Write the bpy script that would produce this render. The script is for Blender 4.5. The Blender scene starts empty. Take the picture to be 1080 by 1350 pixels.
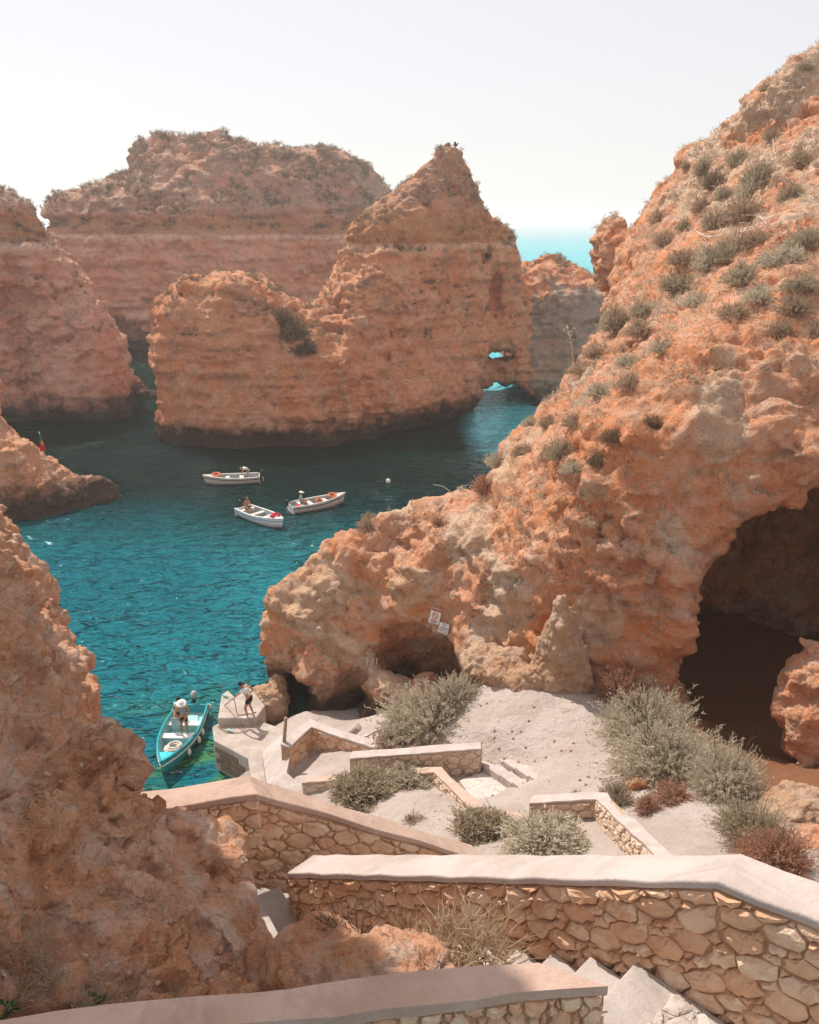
import bpy, bmesh, math, random
import numpy as np
from mathutils import Vector, Matrix, Euler

random.seed(7)
rng = np.random.default_rng(11)
SC = bpy.context.scene
COL = SC.collection
PI = math.pi

# ------------------------------------------------------------------ camera
FPX, CAMZ, PITCH = 1100.0, 21.0, math.radians(19.43)
CA, SA = math.cos(PITCH), math.sin(PITCH)
cam_d = bpy.data.cameras.new('camera')
cam = bpy.data.objects.new('camera', cam_d)
COL.objects.link(cam)
cam.location = (0, 0, CAMZ)
cam.rotation_euler = (PI / 2 - PITCH, 0, 0)
cam_d.sensor_fit = 'VERTICAL'
cam_d.sensor_height = 24.0
cam_d.lens = 24.0 * FPX / 1350.0
cam_d.clip_start = 0.1
cam_d.clip_end = 60000
SC.camera = cam

# ------------------------------------------------------------------ light
SUN_H = Vector((-0.62, 0.785)).normalized()      # horizontal direction towards the sun
SUN_EL = math.radians(53)
sun_vec = Vector((SUN_H.x * math.cos(SUN_EL), SUN_H.y * math.cos(SUN_EL), math.sin(SUN_EL)))
world = bpy.data.worlds.new('World')
SC.world = world
world.use_nodes = True
wn = world.node_tree.nodes
wl = world.node_tree.links
for n in list(wn):
    wn.remove(n)
sky = wn.new('ShaderNodeTexSky')
sky.sky_type = 'NISHITA'
sky.sun_disc = False
sky.sun_elevation = SUN_EL
sky.sun_rotation = math.atan2(SUN_H.x, SUN_H.y)
sky.altitude = 0
sky.air_density = 1.0
sky.dust_density = 0.6
sky.ozone_density = 1.0
hsv = wn.new('ShaderNodeHueSaturation')
hsv.inputs['Saturation'].default_value = 0.5
bg = wn.new('ShaderNodeBackground')
bg.inputs['Strength'].default_value = 0.10
wo = wn.new('ShaderNodeOutputWorld')
wl.new(sky.outputs[0], hsv.inputs['Color'])
veil = wn.new('ShaderNodeMix')            # thin high haze that evens the sky out, the same all round
veil.data_type = 'RGBA'
veil.inputs[0].default_value = 0.72
veil.inputs[7].default_value = (4.40, 4.17, 4.14, 1)
wl.new(hsv.outputs[0], veil.inputs[6])
wl.new(veil.outputs[2], bg.inputs['Color'])
wl.new(bg.outputs[0], wo.inputs['Surface'])

sun_d = bpy.data.lights.new('sun', 'SUN')
sun_d.energy = 2.8
sun_d.angle = math.radians(0.5)
sun_d.color = (1.0, 0.93, 0.84)
sun_o = bpy.data.objects.new('sun', sun_d)
COL.objects.link(sun_o)
sun_o.rotation_euler = sun_vec.to_track_quat('Z', 'Y').to_euler()

SC.view_settings.view_transform = 'Standard'
SC.view_settings.look = 'None'
SC.view_settings.exposure = 0.92
SC.view_settings.gamma = 1.0
SC.view_settings.use_curve_mapping = False
SC.render.engine = 'CYCLES'
cy = SC.cycles
cy.use_denoising = True
cy.max_bounces = 7
cy.diffuse_bounces = 5
cy.glossy_bounces = 2
cy.transmission_bounces = 3
cy.volume_bounces = 1
cy.transparent_max_bounces = 6
cy.sample_clamp_indirect = 6.0

# ------------------------------------------------------------------ places seen from the path: survey helpers
def ray(px, py):
    u = (px - 540) / FPX
    v = -(py - 675) / FPX
    return u, CA + v * SA, -SA + v * CA
def Pz(px, py, z):
    u, dy, dz = ray(px, py)
    t = (z - CAMZ) / dz
    return (u * t, dy * t)
def Pz3(px, py, z):
    p = Pz(px, py, z)
    return Vector((p[0], p[1], z))
def Py(px, py, y):
    u, dy, dz = ray(px, py)
    t = y / dy
    return Vector((u * t, y, CAMZ + dz * t))
def proj(p):
    x, y, z = p
    ax = y * CA - (z - CAMZ) * SA
    up = y * SA + (z - CAMZ) * CA
    return 540 + FPX * x / ax, 675 - FPX * up / ax

# ------------------------------------------------------------------ object helpers
def tag(o, label=None, cat=None, group=None, kind=None):
    if label: o['label'] = label
    if cat: o['category'] = cat
    if group: o['group'] = group
    if kind: o['kind'] = kind
    return o
def thing(name, label, cat, loc=(0, 0, 0), rotz=0.0, group=None):
    o = bpy.data.objects.new(name, None)
    COL.objects.link(o)
    o.location = loc
    o.rotation_euler = (0, 0, rotz)
    o.empty_display_size = 0.2
    return tag(o, label, cat, group)
def link(name, me, mat, parent=None):
    o = bpy.data.objects.new(name, me)
    COL.objects.link(o)
    if mat is not None and len(me.materials) == 0:
        me.materials.append(mat)
    if parent is not None:
        o.parent = parent
    return o
def mesh_np(name, verts, faces, smooth=True):
    """faces: (n,k) int array of k-gons"""
    me = bpy.data.meshes.new(name)
    verts = np.asarray(verts, np.float32)
    faces = np.asarray(faces, np.int32)
    n, k = faces.shape
    me.vertices.add(len(verts))
    me.vertices.foreach_set('co', verts.ravel())
    me.loops.add(n * k)
    me.loops.foreach_set('vertex_index', faces.ravel())
    me.polygons.add(n)
    me.polygons.foreach_set('loop_start', np.arange(0, n * k, k, dtype=np.int32))
    me.polygons.foreach_set('use_smooth', np.full(n, smooth, dtype=bool))
    me.update(calc_edges=True)
    return me
class MB:
    """collects simple shapes and links them as one mesh"""
    def __init__(s):
        s.v = []; s.f = []
    def add(s, vs, fs):
        b = len(s.v)
        s.v += [tuple(p) for p in vs]
        s.f += [tuple(i + b for i in f) for f in fs]
        return s
    def box(s, c, d, rz=0.0, M=None):
        hx, hy, hz = d[0] / 2, d[1] / 2, d[2] / 2
        pts = [Vector((x, y, z)) for z in (-hz, hz) for y in (-hy, hy) for x in (-hx, hx)]
        R = M if M is not None else Matrix.Rotation(rz, 3, 'Z')
        pts = [R @ p + Vector(c) for p in pts]
        return s.add(pts, [(0, 2, 3, 1), (4, 5, 7, 6), (0, 1, 5, 4), (2, 6, 7, 3), (0, 4, 6, 2), (1, 3, 7, 5)])
    def tube(s, pts, r, n=8, caps=True):
        pts = [Vector(p) for p in pts]
        rs = r if isinstance(r, (list, tuple)) else [r] * len(pts)
        vs = []; fs = []
        prev = None
        for i, p in enumerate(pts):
            d = (pts[min(i + 1, len(pts) - 1)] - pts[max(i - 1, 0)]).normalized()
            a = prev if prev is not None else Vector((0, 0, 1)) if abs(d.z) < 0.9 else Vector((1, 0, 0))
            x = (a - d * a.dot(d)).normalized()
            prev = x
            y = d.cross(x)
            for k in range(n):
                t = 2 * PI * k / n
                vs.append(p + (x * math.cos(t) + y * math.sin(t)) * rs[i])
        for i in range(len(pts) - 1):
            for k in range(n):
                k2 = (k + 1) % n
                fs.append((i * n + k, i * n + k2, (i + 1) * n + k2, (i + 1) * n + k))
        if caps:
            fs.append(tuple(reversed(range(n))))
            fs.append(tuple(range((len(pts) - 1) * n, len(pts) * n)))
        return s.add(vs, fs)
    def ball(s, c, r, nu=10, nv=7, M=None):
        r = r if isinstance(r, (list, tuple)) else (r, r, r)
        vs = []; fs = []
        for j in range(nv + 1):
            th = PI * j / nv
            for i in range(nu):
                ph = 2 * PI * i / nu
                p = Vector((r[0] * math.sin(th) * math.cos(ph), r[1] * math.sin(th) * math.sin(ph), r[2] * math.cos(th)))
                if M is not None: p = M @ p
                vs.append(p + Vector(c))
        for j in range(nv):
            for i in range(nu):
                i2 = (i + 1) % nu
                fs.append((j * nu + i, (j + 1) * nu + i, (j + 1) * nu + i2, j * nu + i2))
        return s.add(vs, fs)
    def build(s, name, mat, parent=None, smooth=False, bevel=0.0, seg=2, subsurf=0):
        me = bpy.data.meshes.new(name)
        me.from_pydata(s.v, [], s.f)
        if smooth:
            me.polygons.foreach_set('use_smooth', np.full(len(me.polygons), True))
        me.validate()
        me.update()
        o = link(name, me, mat, parent)
        if bevel:
            m = o.modifiers.new('bevel', 'BEVEL')
            m.width = bevel; m.segments = seg; m.limit_method = 'ANGLE'
        if subsurf:
            m = o.modifiers.new('sub', 'SUBSURF')
            m.levels = subsurf; m.render_levels = subsurf
        return o

# ------------------------------------------------------------------ noise (numpy)
_PERM = np.random.default_rng(5).permutation(256).astype(np.int32)
_PERM = np.concatenate([_PERM, _PERM, _PERM])
_G = np.random.default_rng(6).normal(size=(256, 3)).astype(np.float32)
_G /= np.linalg.norm(_G, axis=1)[:, None]
def perlin(p):
    p = np.asarray(p, np.float32)
    fl = np.floor(p)
    i = fl.astype(np.int32) & 255
    f = p - fl
    w = f * f * f * (f * (f * 6 - 15) + 10)
    out = np.zeros(len(p), np.float32)
    for dx in (0, 1):
        wx = w[:, 0] if dx else 1 - w[:, 0]
        a = _PERM[i[:, 0] + dx]
        for dy in (0, 1):
            wy = w[:, 1] if dy else 1 - w[:, 1]
            b = _PERM[a + i[:, 1] + dy]
            for dz in (0, 1):
                wz = w[:, 2] if dz else 1 - w[:, 2]
                g = _G[_PERM[b + i[:, 2] + dz]]
                out += wx * wy * wz * (g[:, 0] * (f[:, 0] - dx) + g[:, 1] * (f[:, 1] - dy) + g[:, 2] * (f[:, 2] - dz))
    return out
def fbm(p, oct=4, gain=0.5, lac=2.03):
    s = np.zeros(len(p), np.float32); a = 1.0
    q = np.asarray(p, np.float32)
    for k in range(oct):
        s += a * perlin(q)
        q = q * lac + 17.3
        a *= gain
    return s
def ridged(p, oct=3):
    s = np.zeros(len(p), np.float32); a = 1.0
    q = np.asarray(p, np.float32)
    for k in range(oct):
        s += a * (0.5 - np.abs(perlin(q)) * 1.6)
        q = q * 2.1 + 9.1
        a *= 0.5
    return s
def worley(p):
    """distance to nearest feature and to the second one"""
    p = np.asarray(p, np.float32)
    fl = np.floor(p).astype(np.int32)
    f = p - fl
    d1 = np.full(len(p), 9.0, np.float32); d2 = d1.copy()
    for dx in (-1, 0, 1):
        for dy in (-1, 0, 1):
            for dz in (-1, 0, 1):
                c = (fl + np.array([dx, dy, dz])) & 255
                h = _PERM[_PERM[_PERM[c[:, 0]] + c[:, 1]] + c[:, 2]]
                o = _G[h] * 0.45 + 0.5 + np.array([dx, dy, dz], np.float32)
                d = np.sqrt(((o - f) ** 2).sum(1))
                m = d < d1
                d2 = np.where(m, d1, np.minimum(d2, d))
                d1 = np.where(m, d, d1)
    return d1, d2
def blocks(p):
    """a random step per cell: broken, angular faces"""
    p = np.asarray(p, np.float32)
    fl = np.floor(p).astype(np.int32)
    f = p - fl
    d1 = np.full(len(p), 9.0, np.float32); v = np.zeros(len(p), np.float32)
    for dx in (-1, 0, 1):
        for dy in (-1, 0, 1):
            for dz in (-1, 0, 1):
                c = (fl + np.array([dx, dy, dz])) & 255
                h = _PERM[_PERM[_PERM[c[:, 0]] + c[:, 1]] + c[:, 2]]
                o = _G[h] * 0.45 + 0.5 + np.array([dx, dy, dz], np.float32)
                q = o - f
                d = (q ** 2).sum(1)
                m = d < d1
                # tilt each block a little about its own centre
                g = _G[(h * 7 + 13) & 255]
                v = np.where(m, (h / 255.0 - 0.5) + 0.5 * (q * g).sum(1), v)
                d1 = np.where(m, d, d1)
    return v

# ------------------------------------------------------------------ implicit rock building
def sd_poly(X, Y, poly):
    poly = np.asarray(poly, np.float32)
    n = len(poly)
    d = np.full(X.shape, 1e9, np.float32)
    s = np.ones(X.shape, np.float32)
    for i in range(n):
        a = poly[i]; b = poly[i - 1]
        ex, ey = b[0] - a[0], b[1] - a[1]
        wx, wy = X - a[0], Y - a[1]
        t = np.clip((wx * ex + wy * ey) / (ex * ex + ey * ey + 1e-9), 0, 1)
        d = np.minimum(d, (wx - ex * t) ** 2 + (wy - ey * t) ** 2)
        c1 = Y >= a[1]; c2 = Y < b[1]; c3 = ex * wy > ey * wx
        flip = (c1 & c2 & c3) | (~c1 & ~c2 & ~c3)
        s = np.where(flip, -s, s)
    return s * np.sqrt(d)
class Rock:
    def __init__(s, lo, hi, h):
        s.h = h
        s.lo = np.array(lo, np.float32)
        s.n = np.ceil((np.array(hi) - s.lo) / h).astype(int) + 1
        s.ax = [s.lo[k] + h * np.arange(s.n[k], dtype=np.float32) for k in range(3)]
        s.X, s.Y = np.meshgrid(s.ax[0], s.ax[1], indexing='ij')
        s.f = np.full(tuple(s.n), 50.0, np.float32)
    def loft(s, levels, ztop, round_top=0.6, smooth=0.0):
        """levels: [(z, outline)], outline interpolated between levels"""
        zs = [l[0] for l in levels]
        sd = [sd_poly(s.X, s.Y, l[1]) for l in levels]
        for k, z in enumerate(s.ax[2]):
            if z <= zs[0]: g = sd[0]
            elif z >= zs[-1]: g = sd[-1] + (z - zs[-1]) * round_top
            else:
                i = max(j for j in range(len(zs)) if zs[j] <= z)
                t = (z - zs[i]) / (zs[i + 1] - zs[i])
                g = sd[i] * (1 - t) + sd[i + 1] * t
            g = np.maximum(g, z - ztop)
            if smooth:
                a = s.f[:, :, k]
                hh = np.clip(0.5 + 0.5 * (a - g) / smooth, 0, 1)
                s.f[:, :, k] = a * (1 - hh) + g * hh - smooth * hh * (1 - hh)
            else:
                s.f[:, :, k] = np.minimum(s.f[:, :, k], g)
        return s
    def _ell(s, c, r, rz=0.0, tilt=0.0):
        x = (s.X - c[0])[:, :, None]; y = (s.Y - c[1])[:, :, None]
        z = (s.ax[2] - c[2])[None, None, :]
        ca, sa = math.cos(rz), math.sin(rz)
        x, y = x * ca + y * sa, -x * sa + y * ca
        if tilt:
            ct, st = math.cos(tilt), math.sin(tilt)
            x, z = x * ct + z * st, -x * st + z * ct
        k = np.sqrt((x / r[0]) ** 2 + (y / r[1]) ** 2 + (z / r[2]) ** 2)
        return ((k - 1) * min(r)).astype(np.float32)
    def add(s, c, r, rz=0.0, k=0.5, tilt=0.0):
        g = s._ell(c, r, rz, tilt)
        h = np.clip(0.5 + 0.5 * (s.f - g) / k, 0, 1)
        s.f = s.f * (1 - h) + g * h - k * h * (1 - h)
        return s
    def cut(s, c, r, rz=0.0, k=0.5, tilt=0.0):
        g = -s._ell(c, r, rz, tilt)
        h = np.clip(0.5 - 0.5 * (s.f - g) / k, 0, 1)
        s.f = s.f * (1 - h) + g * h + k * h * (1 - h)
        return s
    def cutbox(s, lo, hi, k=0.4):
        g = np.maximum(np.maximum(np.maximum(lo[0] - s.X, s.X - hi[0])[:, :, None], np.maximum(lo[1] - s.Y, s.Y - hi[1])[:, :, None]),
                       np.maximum(lo[2] - s.ax[2], s.ax[2] - hi[2])[None, None, :])
        g = -g
        h = np.clip(0.5 - 0.5 * (s.f - g) / k, 0, 1)
        s.f = s.f * (1 - h) + g * h + k * h * (1 - h)
        return s
    def rough(s, fn, band=3.0):
        m = np.abs(s.f) < band
        i, j, k = np.nonzero(m)
        p = np.stack([s.ax[0][i], s.ax[1][j], s.ax[2][k]], 1)
        s.f[m] += fn(p)
        return s
    def march(s, px, py):
        """where the sight line through a photo point meets the rock"""
        u, dy, dz = ray(px, py)
        for k in range(4000):
            t = 3.0 + k * s.h * 0.7
            p = np.array((u * t, dy * t, CAMZ + dz * t))
            i = np.round((p - s.lo) / s.h).astype(int)
            if (i < 0).any() or (i >= s.n).any(): continue
            if s.f[tuple(i)] < 0: return p
        return None
    def mesh(s, subdiv=1, disp=None, relax=1):
        V, F = main_bodies(*surface_nets(s.f, s.lo, s.h))
        for _ in range(relax):
            V = relax_mesh(V, F, 0.5)
        for _ in range(subdiv):
            V, F = subdivide(V, F)
        if subdiv:
            V = relax_mesh(V, F, 0.5)
        if disp is not None:
            N = normals(V, F)
            V = V + disp(V, N)
        return V, F
def surface_nets(f, lo, h):
    s = f < 0
    nx, ny, nz = f.shape
    cnt = np.zeros((nx - 1, ny - 1, nz - 1), np.int8)
    for a in (0, 1):
        for b in (0, 1):
            for c in (0, 1):
                cnt += s[a:nx - 1 + a, b:ny - 1 + b, c:nz - 1 + c]
    act = (cnt > 0) & (cnt < 8)
    idx = np.full(act.shape, -1, np.int32)
    I, J, K = np.nonzero(act)
    idx[act] = np.arange(len(I))
    pos = np.zeros((len(I), 3), np.float32); num = np.zeros(len(I), np.float32)
    cs = [(a, b, c) for a in (0, 1) for b in (0, 1) for c in (0, 1)]
    val = {c: f[I + c[0], J + c[1], K + c[2]] for c in cs}
    for c in cs:
        for ax in range(3):
            if c[ax] == 0:
                d = list(c); d[ax] = 1; d = tuple(d)
                va, vb = val[c], val[d]
                m = (va < 0) != (vb < 0)
                t = np.where(m, va / np.where(m, va - vb, 1), 0)
                e = np.zeros((len(I), 3), np.float32) + np.array(c, np.float32)
                e[:, ax] = t
                pos += e * m[:, None]; num += m
    pos /= num[:, None]
    V = (np.stack([I, J, K], 1) + pos) * h + lo
    quads = []
    for ax in range(3):
        sl0 = [slice(None)] * 3; sl1 = [slice(None)] * 3
        sl0[ax] = slice(0, -1); sl1[ax] = slice(1, None)
        o = [k for k in range(3) if k != ax]
        for k in o:
            sl0[k] = slice(1, -1); sl1[k] = slice(1, -1)
        a, b = s[tuple(sl0)], s[tuple(sl1)]
        ch = np.nonzero(a != b)
        sg = a[ch]
        base = [None] * 3
        base[ax] = ch[ax]
        base[o[0]] = ch[o[0]] + 1; base[o[1]] = ch[o[1]] + 1
        def cell(d0, d1):
            q = list(base)
            q[o[0]] = base[o[0]] + d0; q[o[1]] = base[o[1]] + d1
            return idx[q[0], q[1], q[2]]
        q = np.stack([cell(-1, -1), cell(0, -1), cell(0, 0), cell(-1, 0)], 1)
        flip = sg if ax != 1 else ~sg
        q[~flip] = q[~flip][:, ::-1]
        quads.append(q)
    F = np.concatenate(quads)
    F = F[(F >= 0).all(1)]
    return V, F
def main_bodies(V, F, share=0.02):
    """drop crumbs that came loose from the main rock"""
    E = edges_of(F)
    a, b = E[:, 0], E[:, 1]
    lab = np.arange(len(V))
    for _ in range(200):
        m = np.minimum(lab[a], lab[b])
        new = lab.copy()
        np.minimum.at(new, a, m); np.minimum.at(new, b, m)
        new = new[new]
        if (new == lab).all(): break
        lab = new
    u, inv, cnt = np.unique(lab, return_inverse=True, return_counts=True)
    keep = cnt[inv] > share * len(V)
    F = F[keep[F[:, 0]]]
    mp = np.cumsum(keep) - 1
    return V[keep], mp[F]
def edges_of(F):
    k = F.shape[1]
    E = np.concatenate([np.stack([F[:, i], F[:, (i + 1) % k]], 1) for i in range(k)])
    E.sort(axis=1)
    return E
def relax_mesh(V, F, w):
    E = edges_of(F)
    acc = np.zeros_like(V); n = np.zeros(len(V), V.dtype)
    for a, b in ((0, 1), (1, 0)):
        for c in range(3):
            acc[:, c] += np.bincount(E[:, a], V[E[:, b], c], len(V))
        n += np.bincount(E[:, a], minlength=len(V))
    return (V * (1 - w) + w * acc / np.maximum(n, 1)[:, None]).astype(np.float32)
def subdivide(V, F):
    E = edges_of(F)
    key = E[:, 0].astype(np.int64) * len(V) + E[:, 1]
    u, inv = np.unique(key, return_inverse=True)
    a, b = u // len(V), u % len(V)
    M = (V[a] + V[b]) / 2
    C = V[F].mean(1)
    nV, nE, nF = len(V), len(u), len(F)
    e = inv.reshape(4, nF) + nV
    c = np.arange(nF) + nV + nE
    Q = [np.stack([F[:, i], e[i], c, e[(i - 1) % 4]], 1) for i in range(4)]
    return np.concatenate([V, M, C]).astype(np.float32), np.concatenate(Q)
def normals(V, F):
    n = np.cross(V[F[:, 2]] - V[F[:, 0]], V[F[:, 3 % F.shape[1]]] - V[F[:, 1]])
    N = np.zeros_like(V)
    for i in range(F.shape[1]):
        for c in range(3):
            N[:, c] += np.bincount(F[:, i], n[:, c], len(V))
    return N / np.maximum(np.linalg.norm(N, axis=1), 1e-9)[:, None]

# ------------------------------------------------------------------ materials
class NT:
    def __init__(s, name):
        s.m = bpy.data.materials.new(name)
        s.m.use_nodes = True
        s.t = s.m.node_tree
        s.p = s.t.nodes['Principled BSDF']
        s.out = s.t.nodes['Material Output']
        s.p.inputs['Specular IOR Level'].default_value = 0.25
        s.p.inputs['Roughness'].default_value = 0.9
    def n(s, typ, **kw):
        o = s.t.nodes.new(typ)
        for k, v in kw.items():
            if k in o.inputs: o.inputs[k].default_value = v
            else: setattr(o, k, v)
        return o
    def l(s, a, b):
        s.t.links.new(a, b)
    def coords(s, scale=(1, 1, 1), obj=False):
        if obj:
            src = s.n('ShaderNodeTexCoord').outputs['Object']
        else:
            src = s.n('ShaderNodeNewGeometry').outputs['Position']
        mp = s.n('ShaderNodeMapping')
        mp.inputs['Scale'].default_value = scale
        s.l(src, mp.inputs['Vector'])
        return mp.outputs[0]
    def noise(s, vec, scale, detail=5, rough=0.55, dist=0.0):
        o = s.n('ShaderNodeTexNoise')
        o.inputs['Scale'].default_value = scale
        o.inputs['Detail'].default_value = detail
        o.inputs['Roughness'].default_value = rough
        o.inputs['Distortion'].default_value = dist
        s.l(vec, o.inputs['Vector'])
        return o.outputs['Fac']
    def voro(s, vec, scale, feature='F1', out='Distance'):
        o = s.n('ShaderNodeTexVoronoi')
        o.feature = feature
        o.inputs['Scale'].default_value = scale
        s.l(vec, o.inputs['Vector'])
        return o.outputs[out]
    def ramp(s, fac, a, b, lo=0.0, hi=1.0):
        o = s.n('ShaderNodeMapRange')
        o.interpolation_type = 'SMOOTHSTEP'
        o.inputs['From Min'].default_value = a
        o.inputs['From Max'].default_value = b
        o.inputs['To Min'].default_value = lo
        o.inputs['To Max'].default_value = hi
        s.l(fac, o.inputs['Value'])
        return o.outputs[0]
    def mix(s, fac, a, b, mode='MIX'):
        o = s.n('ShaderNodeMix')
        o.data_type = 'RGBA'
        o.blend_type = mode
        if isinstance(fac, (int, float)): o.inputs[0].default_value = fac
        else: s.l(fac, o.inputs[0])
        for sock, v in ((o.inputs[6], a), (o.inputs[7], b)):
            if isinstance(v, (tuple, list)): sock.default_value = (*v[:3], 1)
            else: s.l(v, sock)
        return o.outputs[2]
    def math(s, op, a, b=None):
        o = s.n('ShaderNodeMath')
        o.operation = op
        for sock, v in zip(o.inputs, (a, b)):
            if v is None: continue
            if isinstance(v, (int, float)): sock.default_value = v
            else: s.l(v, sock)
        return o.outputs[0]
    def sep(s, src):
        o = s.n('ShaderNodeSeparateXYZ')
        s.l(src, o.inputs[0])
        return o.outputs
    def bump(s, h, dist, strength=1.0, prev=None):
        o = s.n('ShaderNodeBump')
        o.inputs['Distance'].default_value = dist
        o.inputs['Strength'].default_value = strength
        s.l(h, o.inputs['Height'])
        if prev is not None: s.l(prev, o.inputs['Normal'])
        return o.outputs[0]
    def done(s, color=None, normal=None, rough=None):
        if color is not None:
            if isinstance(color, (tuple, list)): s.p.inputs['Base Color'].default_value = (*color[:3], 1)
            else: s.l(color, s.p.inputs['Base Color'])
        if normal is not None: s.l(normal, s.p.inputs['Normal'])
        if rough is not None: s.p.inputs['Roughness'].default_value = rough
        return s.m

def rock_mat(name, sc=1.0, warm=(0.56, 0.255, 0.118), pale=(0.62, 0.385, 0.245), deep=(0.47, 0.165, 0.06), grey=(0.27, 0.215, 0.175),
             grey_amt=0.5, top_amt=0.5, strata=1.0, tide=True, bump=1.0, band=False, crack=0.5, dark=1.0):
    """weathered limestone; sc: typical feature size in metres"""
    t = NT(name)
    pos = t.coords()
    flat = t.coords((0.30, 0.30, 2.4))
    vert = t.coords((1.6, 1.6, 0.28))
    geo = t.n('ShaderNodeNewGeometry')
    zc = t.sep(geo.outputs['Position'])[2]
    big = t.noise(pos, 0.20 / sc, 4, 0.6, 0.4)
    mid = t.noise(pos, 0.85 / sc, 7, 0.66, 0.3)
    c = t.mix(t.ramp(mid, 0.44, 0.66), warm, pale)
    c = t.mix(t.ramp(big, 0.46, 0.62, 0, 0.85), c, deep)
    st = t.noise(flat, 0.55, 6, 0.62, 0.6)
    c = t.mix(t.ramp(st, 0.50, 0.62, 0, 0.6 * strata), c, tuple(min(1, v * 1.15) for v in pale))
    st2 = t.noise(flat, 1.25, 5, 0.62, 0.4)
    c = t.mix(t.ramp(st2, 0.53, 0.66, 0, 0.65 * strata), c, deep)
    if band:
        cap = t.math('MULTIPLY', t.ramp(t.math('ADD', zc, t.math('MULTIPLY', t.math('SUBTRACT', big, 0.5), 6.0)), 20.5, 23.0), t.ramp(mid, 0.40, 0.56, 0.25, 0.95))
        c = t.mix(cap, c, tuple(v * 0.95 for v in grey))
        zb = t.math('ADD', zc, t.math('MULTIPLY', t.math('SUBTRACT', mid, 0.5), 0.9))
        c = t.mix(t.math('MULTIPLY', t.ramp(zb, 18.3, 18.7), t.ramp(zb, 20.4, 22.2, 0.9, 0)), c, (0.60, 0.24, 0.085))
        c = t.mix(t.math('MULTIPLY', t.ramp(zb, 17.6, 18.0), t.ramp(zb, 18.3, 18.6, 0.9, 0)), c, tuple(min(1, v * 1.2) for v in pale))
    streak = t.noise(vert, 0.8 / sc, 6, 0.68, 0.3)
    c = t.mix(t.ramp(streak, 0.54, 0.68, 0, 0.55 * dark), c, tuple(v * 0.58 for v in warm))
    pt = t.noise(pos, 0.42 / sc, 8, 0.72, 1.0)
    c = t.mix(t.ramp(pt, 0.52, 0.60, 0, grey_amt), c, grey)
    sp = t.noise(pos, 1.9 / sc, 7, 0.74, 0.6)
    c = t.mix(t.math('MULTIPLY', t.ramp(sp, 0.57, 0.64, 0, 0.75 * dark), t.ramp(big, 0.36, 0.60, 0.25, 1.0)), c, tuple(v * 0.55 for v in grey))
    nz = t.sep(geo.outputs['True Normal'])[2]
    up = t.math('MULTIPLY', t.ramp(nz, 0.35, 0.8), t.ramp(t.noise(pos, 1.3 / sc, 6, 0.7), 0.40, 0.58))
    c = t.mix(t.math('MULTIPLY', up, top_amt), c, (0.50, 0.36, 0.25))
    fine = t.noise(pos, 7.5 / sc, 7, 0.74)
    c = t.mix(t.ramp(fine, 0.36, 0.60, 0.35, 0), c, tuple(min(0.95, v * 1.2) for v in pale))
    c = t.mix(t.ramp(fine, 0.60, 0.72, 0, 0.6 * dark), c, tuple(v * 0.45 for v in deep))
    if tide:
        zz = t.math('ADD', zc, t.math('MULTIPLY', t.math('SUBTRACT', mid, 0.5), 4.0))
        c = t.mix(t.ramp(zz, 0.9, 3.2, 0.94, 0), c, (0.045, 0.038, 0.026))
    # relief: eroded lumps, dissolved pits and joints
    wv = t.n('ShaderNodeMix'); wv.data_type = 'VECTOR'
    nv = t.n('ShaderNodeTexNoise'); nv.inputs['Scale'].default_value = 0.8 / sc; nv.inputs['Detail'].default_value = 4
    t.l(pos, nv.inputs['Vector'])
    av = t.n('ShaderNodeVectorMath', operation='SCALE'); t.l(nv.outputs['Color'], av.inputs[0]); av.inputs['Scale'].default_value = 1.1 * sc
    wp = t.n('ShaderNodeVectorMath', operation='ADD'); t.l(pos, wp.inputs[0]); t.l(av.outputs[0], wp.inputs[1])
    ck = t.voro(wp.outputs[0], 0.75 / sc, 'DISTANCE_TO_EDGE')
    ck2 = t.voro(wp.outputs[0], 2.3 / sc, 'DISTANCE_TO_EDGE')
    crk = t.ramp(ck, 0.0, 0.055, 0, 1)
    crk2 = t.ramp(ck2, 0.0, 0.10, 0, 1)
    mask = t.ramp(t.noise(pos, 0.5 / sc, 4, 0.6), 0.47, 0.60, 0, crack)
    c = t.mix(t.math('MULTIPLY', t.ramp(ck, 0.0, 0.022, 0.5, 0), mask), c, tuple(v * 0.35 for v in deep))
    b1 = t.noise(pos, 1.5 / sc, 10, 0.70, 0.2)
    n = t.bump(b1, 0.65 * sc, 0.9 * bump)
    n = t.bump(t.math('MULTIPLY', crk, mask), 0.10 * sc, 1.0 * bump, n)
    n = t.bump(t.math('MULTIPLY', crk2, mask), 0.05 * sc, 0.8 * bump, n)
    n = t.bump(t.math('MINIMUM', t.voro(t.coords((1, 1, 1.3)), 3.2 / sc), 0.4), 0.22 * sc, 0.65 * bump, n)
    n = t.bump(t.noise(pos, 11 / sc, 6, 0.72), 0.11 * sc, 0.9 * bump, n)
    return t.done(c, n, 0.95)

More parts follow.
